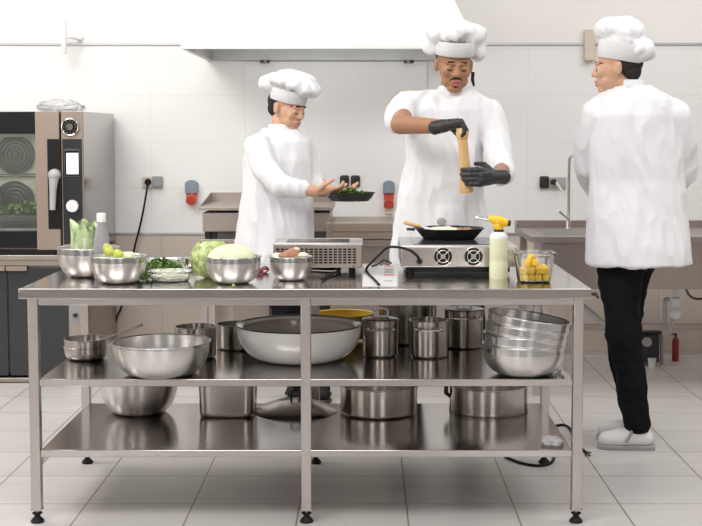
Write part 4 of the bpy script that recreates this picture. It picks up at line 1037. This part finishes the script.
def cook(label, J, M, skin, lip, gloves, hat, coat_rings, sleeves, seed, hands, pants_extra=None, yaw=0, brows=True, moustache=False, hat_pts=None, feetdir=(0, -1, 0)):
    base = V((J['pelvis'].x, J['pelvis'].y, 0))
    root = thing('person', label, 'person', base, 'cooks in white jackets and hats')
    m = MB(); head_shape(m, M)
    nk = M @ V((0, .02, -.06))
    m.chain([nk, J['neck']], [.052, .056]); m.chain([J['neck'], J['chest'], J['pelvis']], [.055, .09, .10])
    for s in ('L', 'R'):
        m.chain([J['neck'], J['sh' + s], J['el' + s], J['wr' + s]], [.040, .045, .043, .031])
        m.chain([J['pelvis'], J['hip' + s], J['kn' + s], J['an' + s]], [.09, .075, .052, .038])
        fd = V(J.get('fd' + s, feetdir)).normalized(); m.chain([J['an' + s], J['an' + s] + fd * .085 - V((0, 0, .040))], [.032, .024])
    if not gloves:
        for hd in hands: hand(m, *hd[0], **hd[1])
    bm_ = remesh(m, .0042, 5)
    Mi = M.inverted()
    for v in bm_.bm.verts:
        l = Mi @ v.co
        if l.length < .2 and l.y < -.04:
            for s in (-1, 1):
                d = ((l.x - s * .017) / .008) ** 2 + ((l.z - .002) / .012) ** 2
                l.y += .005 * math.exp(-d)
            d = ((l.z + .0655) / .0022) ** 2 + (l.x / .024) ** 4
            l.y += .004 * math.exp(-d)
            v.co = M @ l
    for f in bm_.bm.faces:
        l = Mi @ f.calc_center_median()
        if l.y < -.07 and (l.x / .025) ** 2 + ((l.z + .066) / .0155) ** 2 < 1: f.material_index = 1
    tree = BVHTree.FromBMesh(bm_.bm)
    def surf(x, z, off=.001):
        o = M @ V((x, -.3, z)); d = (M.to_3x3() @ V((0, 1, 0))).normalized()
        h = tree.ray_cast(o, d); return (h[0] - d * off) if h[0] else M @ V((x, -.1, z))
    body = build(bm_, 'body', [skin, lip], root, angle=80)
    if brows:
        for s in (-1, 1):
            m = MB(); m.tube([surf(s * x, z) for x, z in ((.013, .026), (.026, .0275), (.040, .027), (.053, .020))], [.0030, .0042, .0038, .0018], 8); build(m, 'eyebrow', HAIR, root)
            m = MB(); m.tube([surf(s * x, z) for x, z in ((.018, -.004), (.025, -.0095), (.034, -.0105), (.043, -.005))], [.0018, .0030, .0030, .0016], 8); build(m, 'eyelashes', HAIR, root)
    if moustache:
        m = MB(); m.tube([surf(x, z) for x, z in ((-.030, -.058), (-.022, -.050), (-.008, -.0455), (.008, -.0455), (.022, -.050), (.030, -.058))], [.0018, .0036, .0038, .0038, .0036, .0018], 8); build(m, 'moustache', HAIR, root)
        m = MB(); m.tube([surf(x, -.0845) for x in (-.008, 0, .008)], [.002, .003, .002], 8); build(m, 'chin_hair', HAIR, root)
    # hair cap behind and at the sides, under the hat
    m = MB(); m.ball(M @ V((0, .034, .030)), (.0785, .084, .080), 28, M.to_3x3())
    m.ball(M @ V((0, .060, -.015)), (.062, .048, .05), 24, M.to_3x3()); build(m, 'hair', HAIR, root)
    # coat
    m = MB(); ell_loft(m, coat_rings)
    for (pts, rs) in sleeves: m.chain(pts, rs, 22)
    cm = remesh(m, .0065, 5); folds(cm, .011, seed, org=base)
    ct = build(cm, 'jacket', COATM, root, angle=80)
    m = MB(); nk0 = J['collar']; R3 = Matrix.Rotation(J.get('ctilt', -.25), 3, 'X')
    m.lathe([(.060, -.02), (.064, .0), (.063, .034), (.059, .036), (.057, .0), (.055, -.02)], nk0, 40, M=R3, fx=1.05, fy=1.0); sub(m, 'collar', COATM, ct, root, angle=80)
    # trousers
    m = MB(); m.chain([J['pelvis'] + V((0, 0, .06)), J['pelvis']], [.115, .13], 20)
    for s in ('L', 'R'):
        an = J['an' + s] + V((0, 0, .03)); kn = J['kn' + s]
        m.chain([J['pelvis'], J['hip' + s], (J['hip' + s] * .5 + kn * .5), kn, (kn * .5 + an * .5), an], J.get('tr', [.11, .10, .086, .074, .066, .056]), 20)
    tm = remesh(m, .008, 4); folds(tm, .010, seed + 4, (7, 7, 9), base)
    build(tm, 'trousers', PANTS, root, angle=80)
    for s in ('L', 'R'):
        fd = V(J.get('fd' + s, feetdir)).normalized(); sd = fd.cross(V((0, 0, 1))); a = J['an' + s]; a0 = V((a.x, a.y, J.get('fz' + s, 0)))
        m = MB(); m.chain([a0 - fd * .035 + V((0, 0, .05)), a0 + fd * .02 + V((0, 0, .055)), a0 + fd * .085 + V((0, 0, .047)), a0 + fd * .14 + V((0, 0, .04))], [.040, .043, .044, .035], 20)
        for v in m.bm.verts: v.co.z = max(v.co.z, a0.z + .014)
        sm_ = remesh(m, .006, 4); sh = build(sm_, 'shoe', J.get('shoe', CLOG), root, angle=80)
        m = MB()
        prof = [(-.078, .034), (-.05, .041), (0, .039), (.05, .042), (.10, .047), (.145, .042), (.175, .025)]
        lo = [a0 + fd * x + sd * w for x, w in prof] + [a0 + fd * x - sd * w for x, w in prof[::-1]]
        m.rings([[p + V((0, 0, .0)) for p in lo], [p + V((0, 0, .020)) for p in lo]]); sub(m, 'sole', J.get('sole', CLOGS), sh, root, bevel=.005)
        m = MB(); m.tube([a0 + fd * .055 + sd * .049 + V((0, 0, .035)), a0 + fd * .03 + sd * .045 + V((0, 0, .085)), a0 + fd * .03 - sd * .045 + V((0, 0, .085)), a0 + fd * .055 - sd * .049 + V((0, 0, .035))], .007, 8); sub(m, 'strap', J.get('sole', CLOGS), sh, root)
    # hat
    R3 = M.to_3x3()
    bz0, bz1 = hat['band']
    m = MB(); m.lathe([(.088, bz0), (.092, bz0 + .002), (.095, bz1), (.090, bz1), (.086, bz0)], M @ V((0, 0.006, 0)), 56, M=R3 @ Matrix.Rotation(hat.get('bt', 0), 3, 'X'), fx=.96, fy=1.13)
    band = build(m, 'hat_band', COATW, root, angle=80)
    m = MB()
    for (c, r) in hat['lobes']: m.ball(M @ V(c), r, 28, R3)
    hm = remesh(m, .0065, 6)
    hcn = M @ V((0, 0, bz1)); bm2 = hm.bm; bm2.normal_update(); mv = []
    for v in bm2.verts:
        l = Mi @ v.co; an_ = math.atan2(l.y, l.x); rr_ = math.hypot(l.x, l.y)
        fz = abs(math.sin(an_ * 6.5 + 2.5 * noise.noise(l * 9) + seed)); mv.append((v, v.normal * (.009 * (fz - .5) * min(1, rr_ / .07) + .009 * noise.noise(l * 16))))
    for v, d in mv: v.co += d
    build(hm, 'hat', COATW, root, angle=80)
    if gloves:
        for hd in hands:
            m = MB(); hand(m, *hd[0], **hd[1]); w, a = V(hd[0][0]), V(hd[0][1]).normalized()
            m.chain([w - a * .035, w + a * .01], [.031, .028], 18)
            gm = remesh(m, .0035, 2); folds(gm, .0015, seed, (60, 60, 60)); build(gm, 'glove', GLOVE, root, angle=80)
    return root

def HM(p, yaw, pitch, roll=0): return Matrix.Translation(p) @ Matrix.Rotation(yaw, 4, 'Z') @ Matrix.Rotation(roll, 4, 'Y') @ Matrix.Rotation(pitch, 4, 'X')
# --- middle cook
BY = 5.93
hp = P(454, 65.5, BY - .06)
M1 = HM(hp, .10, .20, .03)
J = dict(neck=P(452, 97, BY), chest=P(446, 140, BY), pelvis=P(440, 225, BY + .02), collar=P(453, 95, BY - .015),
         shL=P(407, 106, BY), elL=P(400, 124.5, 5.66), wrL=P(441, 126.5, 5.535), shR=P(488, 110, BY), elR=P(504, 166, 5.78), wrR=P(499, 177, 5.50),
         hipL=P(418, 245, BY), knL=V((XR(408, 340, BY), BY - .02, .50)), anL=V((.17, BY, .085)), hipR=P(462, 245, BY), knR=V((XR(468, 340, BY), BY - .02, .50)), anR=V((.48, BY, .085)))
def ring(x0_, x1_, y, Y, ry, yaw=0): 
    a, b = P(x0_, y, Y), P(x1_, y, Y); return ((a + b) / 2, (b.x - a.x) / 2, ry, yaw)
rings_ = [ring(436, 471, 89, BY, .06), ring(428, 478, 93, BY, .075), ring(412, 490, 99, BY, .098), ring(406, 490, 110, BY, .12), ring(405, 485, 130, BY, .13), ring(406, 482, 155, BY - .01, .13), ring(402, 485, 180, BY - .01, .135),
          ring(397, 487, 203, BY, .14), ring(393, 490, 225, BY, .15), ring(390, 493, 245, BY, .155), ring(390, 494, 275, BY, .155), ring(391, 493, 292, BY, .15)]
sl = [([P(430, 103, BY), P(407, 106, BY - .01), P(400, 114, 5.84), P(399, 119, 5.78)], [.062, .068, .064, .063]),
      ([P(468, 103, BY), P(489, 112, BY - .01), P(495, 135, 5.88), P(500, 160, 5.80), P(502, 173, 5.68)], [.062, .068, .060, .055, .058])]
MY = 5.50
mt, mb_ = P(461.8, 128, MY), P(466.5, 193, MY)
ax = (mt - mb_).normalized()
h1w = P(443, 126, 5.53); h2w = P(496, 177, 5.475)
hn1 = ((h1w, (1, -.24, .20), (0.12, -.1, -1), (0, 1, -.1)), dict(curls=(1.15, .65, .5), sc=.98, thumb=1.2, thick=1.3))
hn2 = ((h2w, (-1, -.30, .0), (-.25, 1, 0), (0.0, 0.05, 1)), dict(curls=(.25, .7, .8), sc=1.02, thumb=2.2, thick=1.2))
lobes = [((0, .03, .125), (.088, .085, .04)), ((-.06, .01, .138), (.075, .075, .050)), ((.06, .01, .138), (.078, .075, .052)), ((0, .02, .168), (.090, .09, .034)), ((-.100, .035, .085), (.045, .05, .044)), ((.108, .035, .080), (.042, .05, .060)), ((0, .10, .10), (.10, .05, .05)), ((.035, -.03, .16), (.055, .045, .032)), ((-.03, -.045, .135), (.05, .045, .03))]
cook('young cook in white jacket and puffed hat turning a pepper mill, black gloves', J, M1, SKIN1, LIP1, True, dict(band=(.048, .112), lobes=lobes), rings_, sl, 3.3, [hn1, hn2], moustache=True)
m = MB(); m.tube([P(473, 72, BY), P(472.5, 80, BY), P(474, 86, BY - .005)], [.008, .008, .005], 10)
o = build(m, 'dreadlock', HAIR); 
for r_ in bpy.data.objects:
    if r_.name == 'person': o.parent = r_; o.location = -r_.matrix_basis.translation
# pepper mill
pm = thing('pepper_mill', 'tall light wood pepper mill held upright over the pan by the gloved cook', 'pepper mill', mb_)
L_ = (mt - mb_).length; q_ = V((0, 0, 1)).rotation_difference(ax).to_matrix()
m = MB(); m.lathe([(0, 0), (.027, 0), (.029, .004), (.028, .03), (.025, .09), (.022, .15), (.0205, L_ * .80), (.0215, L_ * .83)], mb_, 32, M=q_); m.lathe([(.0215, L_ * .83), (0, L_ * .83)], mb_, 32, M=q_); build(m, 'mill_body', WOOD, pm)
m = MB(); m.lathe([(0, L_ * .835), (.023, L_ * .835), (.026, L_ * .86), (.027, L_ * .94), (.02, L_ * 1.0), (0, L_ * 1.01)], mb_, 32, M=q_); build(m, 'mill_head', WOOD, pm)

# --- right cook (seen from behind, walking left)
RY = 5.86
hp = P(617, 68, RY - .0)
M2 = HM(hp, -1.85, .02, .0)
J = dict(neck=P(628, 92, RY), chest=P(634, 130, RY), pelvis=P(634, 238, RY + .02), collar=P(628, 88, RY), ctilt=.0,
         shL=P(594, 112, RY), elL=P(584, 165, RY + .08), wrL=P(598, 195, RY + .26), shR=P(676, 114, RY + .02), elR=P(686, 170, RY + .08), wrR=P(664, 196, RY + .28),
         hipL=P(620, 266, 5.85), knL=P(624, 340, 5.79), anL=V((XR(637, 440, 5.80), 5.80, .085)), hipR=P(631, 266, RY + .07), knR=P(622, 335, RY + .08), anR=V((XR(635, 432, 5.97), 5.97, .085)),
         tr=[.115, .105, .088, .075, .069, .060])
rings_ = [ring(609, 650, 86, RY, .065), ring(602, 660, 92, RY, .08), ring(592, 676, 100, RY, .10), ring(589, 682, 115, RY, .125, .1), ring(589, 684, 145, RY, .13, .1), ring(590, 686, 180, RY, .13, .1), ring(588, 688, 215, RY, .155, .1),
          ring(586, 691, 245, RY, .19), ring(585, 693, 264, RY, .20)]
sl = [([P(612, 106, RY), P(596, 115, RY), P(588, 140, RY + .03), P(586, 166, RY + .08), P(596, 188, RY + .2)], [.06, .072, .066, .06, .052]),
      ([P(650, 106, RY), P(675, 116, RY), P(682, 145, RY + .03), P(684, 172, RY + .08), P(668, 190, RY + .2)], [.06, .072, .066, .06, .052])]
hnL = ((J['wrL'], (.25, .9, .2), (1, -.2, 0), (0, 0, 1)), dict(curls=(.5, .6, .5)))
hnR = ((J['wrR'], (-.25, .9, .2), (-1, -.2, 0), (0, 0, 1)), dict(curls=(.5, .6, .5)))
lobes2 = [((0, .02, .12), (.086, .09, .045)), ((0, -.02, .170), (.082, .075, .060)), ((0, .04, .155), (.088, .085, .055)), ((0, .115, .075), (.080, .055, .050)), ((0, .03, .19), (.07, .07, .035))]
cook('tall cook in white jacket and black trousers walking left beside the sink', J, M2, SKIN2, LIP2, False, dict(band=(.032, .112), lobes=lobes2, bt=-.20), rings_, sl, 8.1, [hnL, hnR], feetdir=(-1, .08, 0))

# --- left cook behind the table
LY = 6.9
hp = P(287, 108, LY)
M3 = HM(hp, 1.0, .25, 0)
J = dict(neck=P(281, 134, LY), chest=P(279, 165, LY), pelvis=P(280, 245, LY), collar=P(281, 131, LY), ctilt=0.,
         shL=P(258, 148, LY - .10), shoe=RUBBER, sole=BLACKP, elL=P(279, 186, LY - .26), wrL=P(315, 191, LY - .26), shR=P(303, 145, LY + .1), elR=P(314, 182, LY + .06), wrR=P(330, 190, LY - .06),
         hipL=P(274, 258, LY - .05), knL=V((XR(286, 330, LY), LY - .06, .5)), anL=V((XR(300, 400, LY), LY - .05, .085)), hipR=P(288, 258, LY + .06), knR=V((XR(292, 330, LY + .1), LY + .08, .5)), anR=V((XR(300, 395, LY + .12), LY + .12, .085)))
rings_ = [ring(264, 298, 129, LY, .065), ring(258, 303, 134, LY, .08), ring(249, 310, 142, LY, .11), ring(243, 312, 160, LY, .14), ring(241, 312, 190, LY, .145), ring(238, 313, 220, LY, .15), ring(235, 315, 250, LY, .16), ring(234, 317, 272, LY, .16)]
sl = [([P(266, 145, LY), P(256, 146, LY - .11), P(264, 168, LY - .19), P(279, 186, LY - .26), P(303, 189, LY - .26)], [.065, .068, .062, .056, .048]),
      ([P(292, 145, LY), P(302, 148, LY + .08), P(308, 168, LY + .07), P(314, 182, LY + .06), P(322, 188, LY - .0)], [.065, .068, .062, .056, .048])]
panc = P(350, 195, LY - .18)
hnL = ((J['wrL'], (1, .1, -.05), (0, .5, 1), (0, -1, .5)), dict(curls=(.3, .5, .4)))
hnR = ((J['wrR'], (1, -.3, -.05), (0, 0, 1), (0, -1, .0)), dict(curls=(.3, .4, .3)))
lobes3 = [((0, .01, .10), (.088, .10, .045)), ((0, .0, .14), (.13, .14, .042)), ((0, -.10, .125), (.09, .07, .04)), ((0, .11, .105), (.10, .08, .05)), ((.03, .0, .165), (.09, .11, .035))]
cook('cook in white jacket carrying a dark pan of herbs behind the table', J, M3, SKIN2, LIP2, False, dict(band=(.035, .10), lobes=lobes3), rings_, sl, 5.2, [hnL, hnR], feetdir=(1, -.3, 0))
pn = thing('carried_pan', 'dark shallow pan of green herbs held by the left cook', 'pan', panc)
m = MB(); rp = 25 / SC(LY - .2, 1.1); m.lathe([(0, -.03), (rp * .75, -.03), (rp, .012), (rp + .004, .014), (rp - .003, .013), (rp * .73, -.026), (0, -.026)], panc, 40); build(m, 'pan_body', IRON, pn)
m = MB(); m.tube([panc + V((-rp * .95, 0, .0)), panc + V((-rp - .14, -.04, .01))], [.009, .011], 12); build(m, 'handle', BLACKP, pn)
m = MB(); herb(m, panc + V((0, 0, -.02)), 500, (rp * .85, rp * .85), .055, .016); tag(build(m, 'chopped_herbs', GREEN, loc=panc, smooth=False), 'pile of green herbs in the pan the left cook carries', 'herbs', kind='stuff')

# ------------------------------------------------------------------ light
w = bpy.data.worlds.new('world'); scene.world = w; w.use_nodes = True
bg = w.node_tree.nodes['Background']; bg.inputs['Color'].default_value = (1.0, .985, .965, 1); bg.inputs['Strength'].default_value = .70
def area(name, loc, rot, sx, sy, e, col=(1, 1, 1)):
    l = bpy.data.lights.new(name, 'AREA'); l.shape = 'RECTANGLE'; l.size = sx; l.size_y = sy; l.energy = e; l.color = col
    o = bpy.data.objects.new(name, l); COL.objects.link(o); o.location = loc; o.rotation_euler = rot; return o
area('ceiling_lamp_front', (-1.0, 2.6, 3.5), (math.radians(28), 0, 0), 3.0, 1.2, 92, (1, .98, .95))
area('ceiling_lamp_left', (-2.6, 5.6, 3.4), (math.radians(15), math.radians(-18), 0), 1.6, 1.2, 58, (1, .97, .93))
area('ceiling_lamp_right', (2.4, 5.0, 3.5), (math.radians(20), math.radians(12), 0), 1.6, 1.2, 34, (1, .98, .95))
area('hood_fill', ((xl + xr) / 2, 7.5, zb + .05), (math.radians(22), 0, 0), (xr - xl) * .8, .12, 4.5, (1, .985, .965))  # added fill to brighten the back wall below the hood
area('wall_wash_left', (-2.2, 6.6, 3.5), (math.radians(38), 0, 0), 2.6, .5, 12, (1, .98, .95))  # added wash that lifts the left part of the back wall
area('wall_wash_right', (1.8, 6.6, 3.5), (math.radians(38), 0, 0), 2.6, .5, 6, (1, .985, .97))  # same added wash, weaker, for the right part of the wall
scene.view_settings.view_transform = 'Standard'; scene.view_settings.look = 'None'
scene.view_settings.exposure = 0.0; scene.view_settings.gamma = 1.0; scene.view_settings.use_curve_mapping = False
